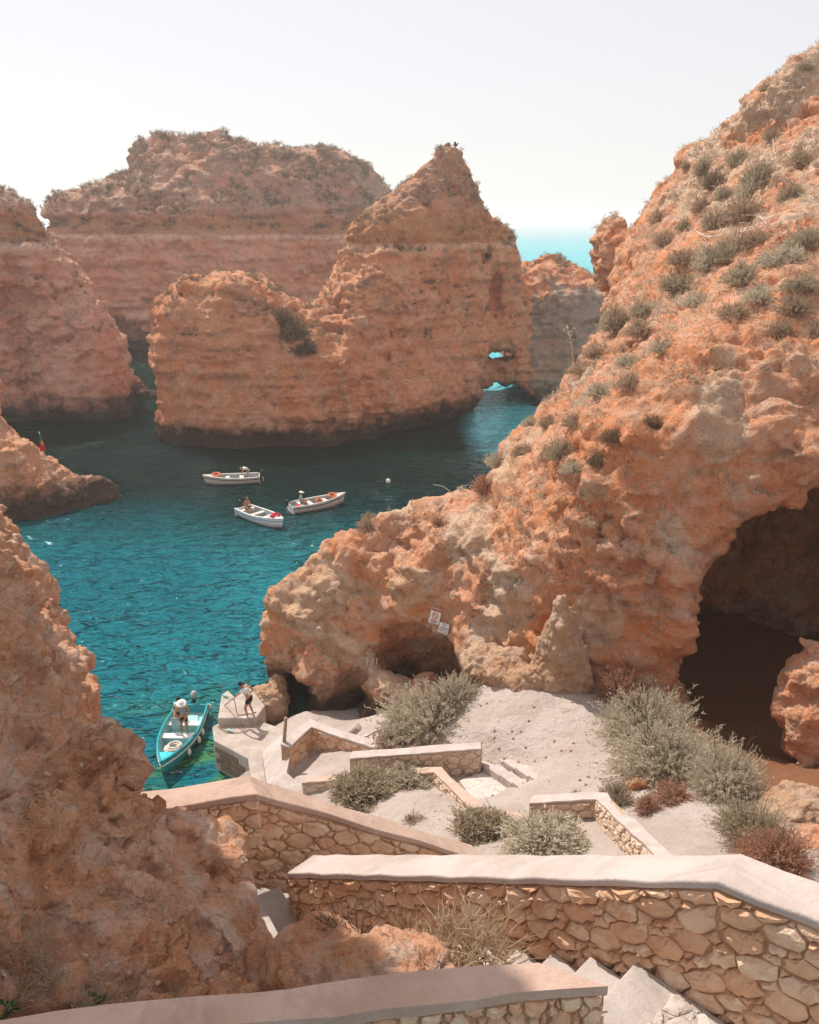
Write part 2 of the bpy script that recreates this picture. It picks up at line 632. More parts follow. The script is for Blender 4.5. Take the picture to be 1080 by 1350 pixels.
M_far = rock_mat('limestone_far', 1.7, strata=0.6, dark=0.8, warm=(0.90, 0.41, 0.27), pale=(0.92, 0.53, 0.40), deep=(0.88, 0.32, 0.165), grey=(0.46, 0.29, 0.21), grey_amt=0.45, band=True)
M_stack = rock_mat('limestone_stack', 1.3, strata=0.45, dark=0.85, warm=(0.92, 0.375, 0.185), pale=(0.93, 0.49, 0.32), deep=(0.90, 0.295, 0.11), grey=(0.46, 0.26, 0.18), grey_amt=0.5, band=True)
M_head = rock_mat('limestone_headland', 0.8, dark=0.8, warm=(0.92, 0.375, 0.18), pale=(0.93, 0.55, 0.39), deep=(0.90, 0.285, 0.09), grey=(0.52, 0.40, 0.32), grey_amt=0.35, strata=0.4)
M_near = rock_mat('limestone_near', 0.24, warm=(0.93, 0.43, 0.235), pale=(0.94, 0.64, 0.49), deep=(0.82, 0.30, 0.10), grey=(0.80, 0.62, 0.50), grey_amt=0.4, strata=0.2, tide=False, top_amt=0.0, crack=0.4, bump=1.3, dark=0.35)
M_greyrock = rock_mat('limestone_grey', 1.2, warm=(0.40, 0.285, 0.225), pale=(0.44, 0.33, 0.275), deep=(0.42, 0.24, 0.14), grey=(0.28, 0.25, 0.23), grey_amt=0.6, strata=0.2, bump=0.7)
M_pale = rock_mat('limestone_pale', 0.4, warm=(0.60, 0.36, 0.215), pale=(0.68, 0.49, 0.36), deep=(0.54, 0.27, 0.135), grey=(0.44, 0.34, 0.28), grey_amt=0.25, strata=0.2, tide=False, top_amt=0.1)
M_pale_crag = rock_mat('limestone_crag', 0.8, warm=(0.86, 0.52, 0.335), pale=(0.90, 0.66, 0.50), deep=(0.82, 0.38, 0.18), grey=(0.60, 0.46, 0.37), grey_amt=0.35, strata=0.3, tide=False, top_amt=0.25, dark=0.6)

def water_mat():
    t = NT('sea_water')
    pos = t.coords()
    geo = t.n('ShaderNodeNewGeometry')
    xyz = t.sep(geo.outputs['Position'])
    # teal over sand in the cove, stack shade and mirrored rock painted dark, weed patches in the shallows by the quay
    big = t.noise(pos, 0.035, 4, 0.55, 0.4)
    c = t.mix(t.ramp(big, 0.35, 0.68), (0.004, 0.125, 0.165), (0.012, 0.225, 0.265))
    stack_shade_y = t.math('ADD', xyz[1], t.math('MULTIPLY', t.math('SUBTRACT', big, 0.5), 26.0))
    c = t.mix(t.ramp(stack_shade_y, 46, 66), c, (0.002, 0.016, 0.013))  # dark base paints in the stack's shadow and its mirrored rock
    sh = t.noise(t.coords((1, 1, 1)), 0.30, 6, 0.62, 0.8)
    dq = t.n('ShaderNodeVectorMath', operation='DISTANCE')
    t.l(geo.outputs['Position'], dq.inputs[0])
    dq.inputs[1].default_value = (-7.6, 25.5, 0)
    near = t.ramp(dq.outputs['Value'], 3.0, 11.5, 1, 0)
    c = t.mix(t.math('MULTIPLY', near, t.ramp(sh, 0.38, 0.58)), c, (0.060, 0.210, 0.085))
    c = t.mix(t.math('MULTIPLY', near, t.ramp(sh, 0.60, 0.70)), c, (0.006, 0.045, 0.030))
    arch_shine_open = t.math('MAXIMUM', t.math('MULTIPLY', t.ramp(xyz[1], 73, 85), t.ramp(t.math('ADD', xyz[0], t.math('MULTIPLY', t.math('SUBTRACT', big, 0.5), 6.0)), 5.0, 8.0)), t.ramp(xyz[1], 170, 260))
    c = t.mix(arch_shine_open, c, (0.10, 0.58, 0.66))  # open-sea turquoise; by the arch it paints the brightness mirrored through the gap
    c = t.mix(t.ramp(xyz[1], 200, 1500), c, (0.33, 0.47, 0.53))  # base pales with distance, haze put into the colour
    w1 = t.noise(t.coords((0.75, 1.5, 1)), 0.75, 2, 0.5, 0.5)
    w2 = t.noise(t.coords((0.8, 1.5, 1)), 2.3, 3, 0.55, 0.6)
    w3 = t.noise(t.coords((1.0, 1.6, 1)), 0.11, 3, 0.5, 0.3)
    n = t.bump(w3, 2.0, 0.6)
    n = t.bump(w1, 2.0, 1.0, n)
    n = t.bump(w2, 0.36, 1.0, n)
    # body colour below, mirror-like skin above (seen as through a polariser: part of the glare is missing)
    df = t.n('ShaderNodeBsdfDiffuse'); t.l(c, df.inputs['Color']); t.l(n, df.inputs['Normal'])
    gl = t.n('ShaderNodeBsdfGlossy'); gl.inputs['Roughness'].default_value = 0.05
    gl.inputs['Color'].default_value = (0.80, 0.93, 1.0, 1)
    t.l(n, gl.inputs['Normal'])
    fr = t.n('ShaderNodeFresnel'); fr.inputs['IOR'].default_value = 1.33; t.l(n, fr.inputs['Normal'])
    mx = t.n('ShaderNodeMixShader')
    t.l(t.math('MULTIPLY', fr.outputs[0], 0.55), mx.inputs[0])
    t.l(df.outputs[0], mx.inputs[1]); t.l(gl.outputs[0], mx.inputs[2]); t.l(mx.outputs[0], t.out.inputs['Surface'])
    return t.m
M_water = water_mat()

def simple(name, col, rough=0.6, spec=0.3, metal=0.0, var=0.12, vscale=6.0, bump=0.0, bscale=60.0, obj=True):
    t = NT(name)
    vec = t.coords(obj=obj)
    a = t.noise(vec, vscale, 5, 0.6)
    c = t.mix(t.ramp(a, 0.3, 0.7), tuple(v * (1 - var) for v in col), tuple(min(1, v * (1 + var)) for v in col))
    t.p.inputs['Specular IOR Level'].default_value = spec
    t.p.inputs['Metallic'].default_value = metal
    n = t.bump(t.noise(vec, bscale, 4, 0.6), bump) if bump else None
    return t.done(c, n, rough)

def sand_mat():
    t = NT('sandy_earth')
    pos = t.coords()
    a = t.noise(pos, 0.6, 6, 0.6, 0.5)
    b = t.noise(pos, 5.0, 6, 0.7)
    g = t.noise(pos, 30.0, 4, 0.7)
    c = t.mix(t.ramp(a, 0.35, 0.65), (0.45, 0.365, 0.315), (0.515, 0.435, 0.39))
    c = t.mix(t.ramp(b, 0.56, 0.72, 0, 0.45), c, (0.42, 0.29, 0.215))
    c = t.mix(t.ramp(g, 0.6, 0.75, 0, 0.5), c, (0.33, 0.23, 0.17))
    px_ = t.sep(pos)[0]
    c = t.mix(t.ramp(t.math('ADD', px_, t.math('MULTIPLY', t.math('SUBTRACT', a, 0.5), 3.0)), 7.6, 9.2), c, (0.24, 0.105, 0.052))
    n = t.bump(t.noise(pos, 1.7, 5, 0.6, 0.4), 0.30, 0.7)
    n = t.bump(b, 0.14, 0.8, n)
    n = t.bump(g, 0.025, 0.8, n)
    return t.done(c, n, 0.97)
M_sand = sand_mat()

def coping_mat(name, c1, c2):
    t = NT(name)
    pos = t.coords()
    a = t.noise(pos, 2.0, 6, 0.6, 0.3)
    g = t.noise(pos, 55.0, 3, 0.75)
    s = t.noise(pos, 0.7, 5, 0.7, 1.0)
    c = t.mix(t.ramp(a, 0.35, 0.65), c1, c2)
    c = t.mix(t.ramp(s, 0.50, 0.66, 0, 0.5), c, tuple(v * 0.66 for v in c1))
    c = t.mix(t.ramp(g, 0.55, 0.72, 0, 0.45), c, tuple(v * 0.6 for v in c1))
    n = t.bump(g, 0.012, 0.7)
    n = t.bump(t.noise(pos, 9.0, 5, 0.6), 0.03, 0.6, n)
    return t.done(c, n, 0.92)
M_coping = coping_mat('coping_plaster', (0.46, 0.375, 0.335), (0.53, 0.45, 0.415))
M_coping_pink = coping_mat('coping_plaster_rosy', (0.47, 0.315, 0.245), (0.54, 0.385, 0.315))
M_concrete = coping_mat('quay_concrete', (0.40, 0.325, 0.275), (0.50, 0.42, 0.37))
M_step = coping_mat('step_concrete', (0.43, 0.365, 0.325), (0.52, 0.455, 0.415))

def stone_mat(name, ca, cb, cc, sc=1.0):
    t = NT(name)
    pos = t.coords()
    info = t.n('ShaderNodeObjectInfo')
    rnd = info.outputs['Random']
    a = t.noise(pos, 5.0 * sc, 6, 0.65, 0.4)
    c = t.mix(t.ramp(rnd, 0.15, 0.75), ca, cb)
    c = t.mix(t.ramp(a, 0.42, 0.68, 0, 0.8), c, cc)
    g = t.noise(pos, 24 * sc, 5, 0.7)
    c = t.mix(t.ramp(g, 0.58, 0.74, 0, 0.4), c, tuple(v * 0.5 for v in ca))
    n = t.bump(a, 0.06 / sc, 0.8)
    n = t.bump(g, 0.02 / sc, 0.8, n)
    return t.done(c, n, 0.9)
M_stone = stone_mat('rubble_stone', (0.66, 0.40, 0.25), (0.74, 0.54, 0.39), (0.60, 0.33, 0.185))
M_stone_pale = stone_mat('rubble_stone_pale', (0.62, 0.46, 0.34), (0.70, 0.57, 0.46), (0.56, 0.38, 0.26), 1.5)
M_mortar = simple('earth_mortar', (0.46, 0.27, 0.165), 0.98, 0.1, var=0.25, vscale=9, bump=0.02, bscale=40, obj=False)
M_mortar_pale = simple('lime_mortar', (0.46, 0.32, 0.225), 0.98, 0.1, var=0.2, vscale=9, bump=0.02, bscale=40, obj=False)
M_paver = stone_mat('paving_limestone', (0.56, 0.48, 0.42), (0.64, 0.57, 0.52), (0.50, 0.41, 0.35), 1.5)

# ------------------------------------------------------------------ the sea
def grid_sheet(name, xs, ys, zf, mat, kind=None):
    X, Y = np.meshgrid(xs, ys, indexing='ij')
    P = np.stack([X.ravel(), Y.ravel(), np.zeros(X.size)], 1)
    P[:, 2] = zf(P)
    nx, ny = len(xs), len(ys)
    I = (np.arange(nx - 1)[:, None] * ny + np.arange(ny - 1)[None, :]).ravel()
    F = np.stack([I, I + ny, I + ny + 1, I + 1], 1)
    o = link(name, mesh_np(name, P, F), mat)
    if kind: o['kind'] = kind
    return o
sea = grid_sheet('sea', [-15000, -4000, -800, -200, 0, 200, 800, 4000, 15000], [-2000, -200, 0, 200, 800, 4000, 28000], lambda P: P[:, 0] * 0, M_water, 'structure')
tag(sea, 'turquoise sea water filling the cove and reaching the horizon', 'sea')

def warp(p, s, a):
    q = p / s
    return p + a * np.stack([perlin(q + 3.1), perlin(q + 31.7), perlin(q + 71.3)], 1)

def strata_disp(big, mid, fine, cell, strata, seed=0.0, blk=None):
    def fn(V, N):
        p = V + seed
        horiz = np.clip(1 - np.abs(N[:, 2]), 0, 1)
        d = big[1] * fbm(p / big[0], 2)
        d += mid[1] * 1.1 * (0.45 - ridged(warp(p, mid[0], mid[0] * 0.5) / mid[0] * np.array([1, 1, mid[2] if len(mid) > 2 else 1.0]), 3))
        d += fine[1] * fbm(p / fine[0], 3, 0.6)
        if cell[1]:
            d1, d2 = worley(warp(p, cell[0] * 1.5, cell[0] * 0.5) / cell[0])
            d += cell[1] * (np.clip((d2 - d1) * 2.2, 0, 0.5) - 0.3) * (0.4 + 0.6 * np.clip(perlin(p / (cell[0] * 5)) * 2 + 0.5, 0, 1))
        if blk:
            q = warp(p, blk[0] * 1.2, blk[0] * 0.35) * np.array([1, 1, 1.7]) / blk[0]
            m_ = np.clip(0.35 + 1.6 * fbm(p / (blk[0] * 4), 2), 0.1, 1)
            d += blk[1] * blocks(q) * m_
            d += blk[1] * 0.45 * blocks(q * 2.3 + 5) * m_
        if strata[1]:
            q = np.stack([p[:, 0] * 0.05, p[:, 1] * 0.05, p[:, 2] / strata[0] + 0.35 * fbm(p / 7, 2)], 1)
            s_ = fbm(q, 3, 0.6)
            d += strata[1] * (0.5 * s_ + 0.35 * np.tanh(s_ * 7)) * horiz
        return N * d[:, None]
    return fn
def rock_obj(name, R, mat, subdiv, disp, relax=1):
    V, F = R.mesh(subdiv, disp, relax)
    # drop what lies well under the water
    keep = V[F][:, :, 2].max(1) > -0.6
    F = F[keep]
    used = np.unique(F)
    mp = np.zeros(len(V), np.int64); mp[used] = np.arange(len(used))
    me = mesh_np(name, V[used], mp[F])
    return link(name, me, mat)

# back cliff (the far plateau, about 140 m off)
R = Rock((-74, 126, -1.2), (12, 176, 36), 0.75)
R.loft([(0, [(-66, 143), (-55, 139), (-46, 139), (-38, 137), (-28, 138), (-15, 139), (-4, 141), (2, 150), (-2, 170), (-64, 172)]),
        (3.5, [(-66, 142), (-55, 138), (-46, 137), (-38, 135.5), (-28, 136.5), (-15, 137.5), (-4, 140), (2, 150), (-2, 170), (-64, 172)]),
        (18.8, [(-61, 146), (-57, 142), (-50, 140), (-40, 138.6), (-28, 139.6), (-16, 140.5), (-6, 143), (-2, 152), (-6, 168), (-58, 170)]),
        (19.4, [(-60, 147), (-56.5, 143.2), (-50, 141.4), (-40, 140.0), (-28, 141), (-16, 142), (-7, 144), (-3.5, 152), (-6, 167), (-57, 170)]),
        (22.5, [(-60, 147), (-57, 143.2), (-50, 141.2), (-40, 139.8), (-28, 140.8), (-16, 141.6), (-6.5, 144), (-3, 152), (-6, 166), (-57, 170)]),
        (24.5, [(-58, 148), (-54, 144.5), (-49, 143), (-40, 141.6), (-28, 142), (-16, 142.6), (-7, 145), (-3.5, 152), (-7, 164), (-55, 168)]),
        (28.5, [(-48, 152), (-46, 150), (-40, 147), (-30, 144.5), (-18, 144.8), (-10, 146.5), (-6.5, 152), (-10, 161), (-44, 164)]),
        (31.5, [(-47, 153), (-44, 151), (-36, 149), (-26, 148), (-17, 148), (-12, 151), (-14, 158), (-44, 160)]),
        (33.4, [(-46, 154), (-42, 152.6), (-36, 152), (-31, 152.5), (-32, 157), (-44, 158)])], 34.0, 1.2)
R.cut((-51, 137, 1.0), (9, 6, 4.2), k=1.5)
R.rough(lambda p: 1.3 * fbm(p / 11, 3) + 1.6 * np.clip(ridged(p * np.array([0.11, 0.11, 0.03]), 2) - 0.45, -0.3, 0.5), 4)
back_cliff = rock_obj('cliff', R, M_far, 1, strata_disp((9, 0.6), (4.5, 0.8, 0.6), (1.3, 0.4), (2.2, 0.0), (1.5, 0.7), 11.0, (3.6, 1.1)))
tag(back_cliff, 'broad flat-topped cliff far behind the stacks, hazy pink with a dark scrub cap', 'cliff', kind='structure')

# left cliff across the channel
R = Rock((-72, 80, -1.2), (-26, 118, 30), 0.5)
R.loft([(0, [(-70, 86), (-46, 88.5), (-40, 90), (-36.5, 88.5), (-32.6, 89), (-31.6, 92), (-32.5, 98), (-37, 106), (-50, 112), (-70, 112)]),
        (8.5, [(-70, 87), (-46, 89), (-42, 91.8), (-37.5, 90.4), (-33.2, 90), (-32.2, 93), (-33, 98), (-38, 105), (-50, 110), (-70, 110)]),
        (12, [(-70, 88), (-46, 90), (-42, 92), (-39, 91), (-35.5, 92), (-34.5, 94.5), (-36, 98), (-40, 104), (-50, 108), (-70, 109)]),
        (18.3, [(-70, 89), (-46, 91), (-42, 91.7), (-39.8, 91.5), (-38.5, 93.5), (-38.5, 96), (-41, 102), (-50, 106), (-70, 108)]),
        (19, [(-70, 90), (-46, 92.4), (-42.2, 92.8), (-39.9, 93.5), (-39.6, 95.5), (-41.6, 101), (-50, 105), (-70, 107)]),
        (22.3, [(-70, 90), (-46, 92.2), (-43, 92.6), (-41.6, 93.5), (-41.3, 96), (-44, 100), (-50, 104), (-70, 107)]),
        (24.2, [(-70, 91), (-47, 93.5), (-44.6, 95), (-46, 99), (-50, 102), (-70, 106)]),
        (27, [(-70, 93), (-52, 95.5), (-50.5, 98), (-54, 101), (-70, 104)])], 28, 1.2)
R.cut((-42.3, 87.2, 3.8), (2.6, 3.6, 2.4), k=0.8)
R.cut((-38.6, 88.2, -0.2), (3.2, 2.6, 1.6), k=0.6)
R.rough(lambda p: 0.8 * fbm(p / 7, 3) + 1.1 * np.clip(ridged(p * np.array([0.16, 0.16, 0.05]), 2) - 0.45, -0.3, 0.5), 3)
left_cliff = rock_obj('cliff', R, M_far, 1, strata_disp((6, 0.4), (3.2, 0.6, 0.5), (0.9, 0.28), (1.6, 0.0), (1.3, 0.45), 23.0, (2.6, 0.8)))
tag(left_cliff, 'pink cliff cut by the left picture edge, across the narrow channel from the round stack', 'cliff', kind='structure')

# the twin sea stack: round hump and pointed spire, arch wall beside it
R = Rock((-30, 74, -1.2), (34, 124, 31), 0.45)
w = lambda *a: [Pz(px, py, 0) for px, py in a]
R.loft([(0, w((203, 578), (240, 588), (320, 590), (400, 588), (450, 583)) + [(-3, 95), (-22, 93)]),
        (2.5, [(-25.4, 82.5), (-23, 78.8), (-17, 77.8), (-10, 78), (-5, 79.8), (-3, 95), (-22, 93)]),
        (8, [(-26.2, 84.5), (-24.6, 80.8), (-18, 79.2), (-11, 79.2), (-6, 80.8), (-4, 95), (-22, 92)]),
        (12.6, [(-25.6, 85.5), (-24, 81.6), (-18, 79.9), (-13.2, 80.6), (-11.8, 84), (-12, 92), (-22, 91)]),
        (15, [(-23.6, 86), (-22, 82.2), (-17, 81.2), (-14.2, 83.0), (-14.6, 89), (-21.5, 89)])], 15.5, 1.6)
R.loft([(0, w((430, 586), (480, 579), (540, 564), (600, 548), (632, 538)) + [(10, 95), (14, 97), (16, 104), (12, 110), (-8, 104), (-12, 95)]),
        (3, [(-9, 80.5), (-4, 81.2), (2, 85.5), (8, 91.8), (11, 95), (15, 98), (16, 104), (12, 109), (-8, 103), (-12, 95)]),
        (10, [(-10, 86.5), (-6, 83.2), (0.5, 86.3), (7, 92.6), (12, 97), (14.5, 99), (14, 105), (10, 108), (-8, 102), (-11, 95)]),
        (14, [(-8.6, 89), (-5, 86), (1, 87.8), (7, 93), (12, 97.4), (13, 100), (12, 105), (-6, 102), (-9.5, 95)]),
        (17.8, [(-7.2, 91), (-3.6, 88.2), (2.5, 89.6), (8.5, 93.8), (12, 97), (11.8, 102), (4, 104), (-5, 101)]),
        (18.3, [(-6.8, 91.8), (-3, 89.4), (3, 90.9), (8, 94.8), (11.2, 97.6), (11, 102), (4, 103.4), (-4.6, 100.5)]),
        (19.6, [(-6.8, 91.8), (-3, 89.4), (3, 91), (8, 94.6), (11.6, 97.4), (11.4, 102), (4, 103), (-4.6, 100.5)]),
        (21, [(-5.8, 92.6), (-2.6, 90.8), (3, 92), (7.5, 95), (9.2, 97.4), (8.4, 101.4), (3, 102), (-4, 99.5)]),
        (23.7, [(-1.8, 94.4), (0.4, 93), (3.4, 93.4), (6.6, 95.4), (7.2, 97.2), (5.6, 99.8), (1, 99)]),
        (26, [(1.4, 95.2), (2.8, 94.4), (4.8, 94.9), (6, 96), (5.2, 98), (2.2, 97.8)]),
        (27.6, [(2.7, 95.5), (3.6, 95), (4.9, 95.4), (5.1, 96.2), (4, 97), (2.8, 96.8)])], 28.4, 0.9, 1.2)
# saddle between them
R.loft([(0, [(-14, 80), (-4, 81), (-2, 96), (-14, 94)]), (8, [(-14, 82.6), (-6, 83.4), (-4, 95), (-14, 93)]),
        (11.5, [(-13, 86), (-8, 86.5), (-6, 94), (-13, 92)])], 12.5, 1.2, 1.0)
# grey wall right of the arch and the orange knob behind
R.loft([(0, [(13, 98), (20, 96.5), (26, 98), (31, 102), (31, 112), (12, 111)]),
        (6, [(12, 98), (20, 97.4), (26, 99), (30, 103), (30, 112), (12, 111)]),
        (12.6, [(11.5, 99.4), (19, 98.6), (23.4, 100), (25.5, 103), (25, 109), (12, 109)]),
        (14.6, [(11.5, 101), (16.6, 100.6), (21, 102.4), (22, 108), (12, 109)])], 15.6, 1.4, 1.0)
R.loft([(10, [(12, 105), (24, 107), (26, 114), (13, 116)]), (14, [(14, 107), (22, 108.5), (23, 113), (14, 114)]), (15.6, [(15.8, 109), (20, 109.5), (20, 112), (16, 113)])], 16.4, 1.0, 0.8)
# arch: a wide low tunnel, a recess in front and a slit window above
R.cut((11.2, 103, -0.6), (14, 4.4, 3.4), rz=PI / 2 - 0.06, k=0.4, tilt=-0.08)
R.cut((10.9, 92.6, 2.4), (3.7, 5.4, 5.2), rz=-0.1, k=0.4)
R.cut((11.3, 104, 4.95), (15, 2.1, 0.85), rz=PI / 2 - 0.1, k=0.15, tilt=-0.155)
R.cut((9.4, 94.6, 13.2), (1.1, 3.2, 2.6), k=0.5)
R.cut((8.6, 99, 16.7), (14, 0.6, 0.62), rz=PI / 2 - .085, k=0.1, tilt=-.04)
R.cut((-2.1, 85.6, 10.0), (0.3, 1.6, 0.7), k=0.2)
R.cut((-2.2, 85.0, 7.3), (0.28, 1.8, 0.6), k=0.2)
R.rough(lambda p: 0.7 * fbm(p / 6, 3) + 0.9 * np.clip(ridged(p * np.array([0.2, 0.2, 0.07]), 2) - 0.45, -0.3, 0.5), 3)
stack = rock_obj('sea_stack', R, M_stack, 1, strata_disp((5, 0.35), (2.6, 0.55, 0.5), (0.8, 0.28), (1.4, 0.0), (1.1, 0.35), 5.0, (2.2, 0.75)))
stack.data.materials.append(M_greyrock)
tag(stack, 'pointed and round-humped rock stack with a sea arch on its right, in the middle of the cove', 'sea stack', kind='structure')
def face_mat(o, fn, idx=1):
    me = o.data
    c = np.zeros(len(me.polygons) * 3, np.float32)
    me.polygons.foreach_get('center', c)
    m = fn(c.reshape(-1, 3))
    cur = np.zeros(len(me.polygons), np.int32)
    me.polygons.foreach_get('material_index', cur)
    cur[m] = idx
    me.polygons.foreach_set('material_index', cur)
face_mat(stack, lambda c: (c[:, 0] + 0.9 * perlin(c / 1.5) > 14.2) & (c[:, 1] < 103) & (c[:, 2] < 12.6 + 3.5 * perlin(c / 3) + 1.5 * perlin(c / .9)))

# small broken rocks awash in the channel
R = Rock((-41, 98, -1), (-26, 112, 5), 0.28)
c0 = Pz(166, 523, 0)
R.add((c0[0], c0[1], 0.5), (2.0, 1.8, 3.4), k=0.3).add((c0[0] + 1.8, c0[1] - 0.6, 0), (2.2, 1.6, 1.3), k=0.5).add((c0[0] + 3.6, c0[1] - 0.4, -0.2), (1.8, 1.3, 0.8), k=0.5)
R.rough(lambda p: 0.6 * fbm(p / 1.6, 3), 3)
chan = rock_obj('channel_rock', R, M_stack, 1, strata_disp((2, 0.2), (0.9, 0.35), (0.4, 0.15), (0.8, 0.2), (1, 0), 3.0))
tag(chan, 'small dark jagged rock awash in the narrow channel', 'rock')

# flag rock on the near left shore
R = Rock((-46, 52, -1.2), (-19, 76, 16), 0.26)
R.loft([(0, [(-44, 54), (-30, 57), (-27.5, 58.2), (-25.5, 60), (-22.8, 63), (-23.4, 64.6), (-27, 65), (-30, 67), (-36, 74), (-44, 74)]),
        (1.6, [(-44, 54), (-30.4, 57.6), (-28, 58.6), (-26, 60.6), (-24.3, 62.8), (-27, 64.4), (-30, 66), (-36, 73), (-44, 73)]),
        (2.6, [(-44, 54.6), (-30.6, 58.2), (-28.6, 59.2), (-26.8, 61.4), (-27.5, 63), (-30, 65), (-36, 72), (-44, 73)]),
        (5, [(-44, 55.5), (-31.2, 58.8), (-29.4, 59.8), (-29.0, 61.4), (-30.8, 64), (-36, 71), (-44, 72)]),
        (6.2, [(-44, 56.5), (-31.6, 60), (-30.6, 61), (-31.4, 63), (-36, 70), (-44, 72)]),
        (9, [(-44, 58), (-32.2, 62), (-31.4, 63.2), (-32.2, 65), (-36, 70), (-44, 71)]),
        (11.2, [(-44, 60), (-33.6, 63.4), (-33.2, 65), (-36, 68.6), (-44, 70)]), (13.5, [(-44, 62), (-37, 65), (-38, 68), (-44, 69)])], 14.5, 1.0)
R.cut((-31.3, 58.0, 3.2), (0.5, 2.2, 3.2), rz=0.4, k=0.5)
R.rough(lambda p: 0.5 * fbm(p / 3, 3) + 0.3 * fbm(p / 1.2, 2), 2)
flag_rock = rock_obj('shore_rock', R, M_head, 1, strata_disp((3, 0.25), (1.3, 0.35), (0.45, 0.14), (1.0, 0.0), (0.8, 0.25), 41.0, (1.3, 0.45)))
tag(flag_rock, 'low orange rock spit jutting into the water from the left edge, with a flag on it', 'rock spit', kind='structure')

# right headland with the big cave
R = Rock((-8.5, 20, -1.2), (34, 72, 34), 0.27)
R.loft([(0, [(-6.9, 33.4), (-5.4, 32.4), (-4.2, 31.2), (-2.6, 30.2), (0, 29), (2, 27.6), (5, 25.6), (8, 24.6), (14, 23.6), (36, 22), (36, 74), (22, 70), (16, 62), (13, 54), (8.5, 47), (5, 42), (1, 38.5), (-3, 36.6), (-6, 35.6)]),
        (5, [(-6.3, 33.8), (-5.4, 33.0), (-4, 32.6), (-2, 32.1), (0, 30.6), (2, 28.3), (5, 25.7), (8, 24.7), (14, 23.8), (36, 22.5), (36, 74), (22, 69), (16, 61), (12.6, 53), (8.2, 46.5), (5, 41), (1, 37.6), (-2, 35.8), (-5, 35.2)]),
        (7.4, [(-3.9, 34.2), (-2.6, 33), (-0.6, 32.2), (1.0, 30.4), (2.9, 28.4), (5, 26.2), (7.5, 25.2), (14, 24.2), (36, 23), (36, 74), (21.5, 67), (15.5, 59.5), (12.3, 52.5), (8.2, 46), (5, 41), (1, 37.2), (-2.4, 35.2)]),
        (9, [(-1.0, 34.2), (0.2, 33), (1.8, 30.8), (3.6, 28.6), (5, 26.8), (7, 25.6), (14, 24.6), (36, 23.5), (36, 74), (21, 66), (15, 58), (12, 52), (8.6, 45.2), (6.0, 39.9), (2.6, 35.9), (0.6, 35)]),
        (11, [(4.9, 39.2), (4.5, 35.5), (4.5, 30.6), (5.2, 28.0), (6.6, 26.4), (9.5, 25.5), (14, 25), (36, 24.5), (36, 74), (20.5, 65), (14.5, 57), (11.5, 51), (8.8, 44.8), (6.2, 40.4)]),
        (14, [(9.6, 46), (8.2, 40), (6.8, 33), (6.3, 29), (7.3, 27.2), (10, 26.3), (14, 25.6), (36, 25), (36, 74), (20, 63), (13.5, 55), (11.5, 49.5), (10.3, 47.5)]),
        (16.5, [(12.2, 53), (11.4, 47), (10, 38), (9.3, 31.5), (9.8, 28.6), (14, 27), (36, 26), (36, 74), (19.5, 62), (13.3, 56)]),
        (19, [(12.9, 56), (13, 52), (13, 45), (13, 37), (14, 32), (18, 29), (36, 27), (36, 72), (19, 61.5), (14, 58)]),
        (22, [(15.2, 58), (16, 53), (17, 46), (18.5, 40), (21, 35), (36, 30), (36, 70), (19.5, 61)]),
        (25, [(17.8, 57.8), (19, 53), (20.5, 47), (23, 42), (36, 36), (36, 70), (21, 60)]),
        (28, [(20.1, 54.4), (21.3, 51), (24, 47), (36, 42), (36, 68), (24, 58)]),
        (31, [(23.5, 52.4), (36, 48), (36, 64), (27, 56)])], 33.5, 1.4)
# big cave on the right, shelter under the overhang, sea window by the quay
R.cut((15.8, 30.5, 6.4), (6.6, 11.0, 6.8), rz=0.1, k=0.6)
R.cut((15.2, 24.6, 6.6), (5.9, 5.2, 6.9), k=0.7)
R.cut((-0.6, 29.4, 1.9), (3.7, 4.4, 3.9), rz=-0.75, k=0.5)
R.cut((-4.7, 33.2, 1.0), (6, 0.72, 1.05), rz=PI / 2 + 0.155, k=0.15, tilt=-0.5)
R.add((-6.05, 33.6, 1.6), (.55, .7, 2.6), k=.3)
# buttress lumps along the outer wall, crags on the upper slope
for c, r, rz in (((-2.2, 33.0, 3.2), (1.1, 1.2, 3.0), 0), ((-3.4, 32.2, 1.6), (1.0, 1.0, 2.4), 0.3), ((0.4, 31.6, 6.4), (1.8, 1.4, 1.3), -0.6), ((13.0, 55.8, 18.6), (1.0, 1.3, 2.5), 0),
                 ((-1.0, 31.0, 0.8), (1.3, 1.1, 1.5), 0.2), ((1.2, 30.2, 1.6), (1.1, 1.0, 1.6), 0.2),
                 ((22.5, 51, 26.3), (2.2, 1.5, 3.2), 0.2), ((24.5, 46, 25.5), (2.0, 1.6, 2.6), 0), ((20.3, 53, 25.0), (1.8, 1.4, 2.4), 0), ((17, 55.5, 21.5), (1.4, 2, 1.8), 0)):
    R.add(c, r, rz, 0.5)
R.rough(lambda p: 0.55 * fbm(p / 4.5, 3) + 0.75 * np.clip(ridged(p / 3.2, 2) - 0.42, -0.4, 0.6), 2.5)
headland = rock_obj('headland', R, M_head, 1, strata_disp((3, 0.22), (1.7, 0.40), (0.5, 0.18), (0.95, 0.0), (0.9, 0.18), 63.0, (1.15, 0.42)))
headland.data.materials.append(M_pale_crag)
face_mat(headland, lambda c: ((c[:, 2] > 21.0 + 3.0 * perlin(c / 4)) & (perlin(c / 2.2) > -0.12)) | ((perlin(c / 2.6 + 7) > np.where(c[:, 0] < 4.5, .08, .22)) & (c[:, 2] > 2.5) & (c[:, 0] < 11) & (c[:, 2] < 17)))  # pale crags and crust; denser on the left, sunlit paleness painted in
tag(headland, 'big orange headland filling the right, with a dark cave and a scrubby slope', 'headland', kind='structure')

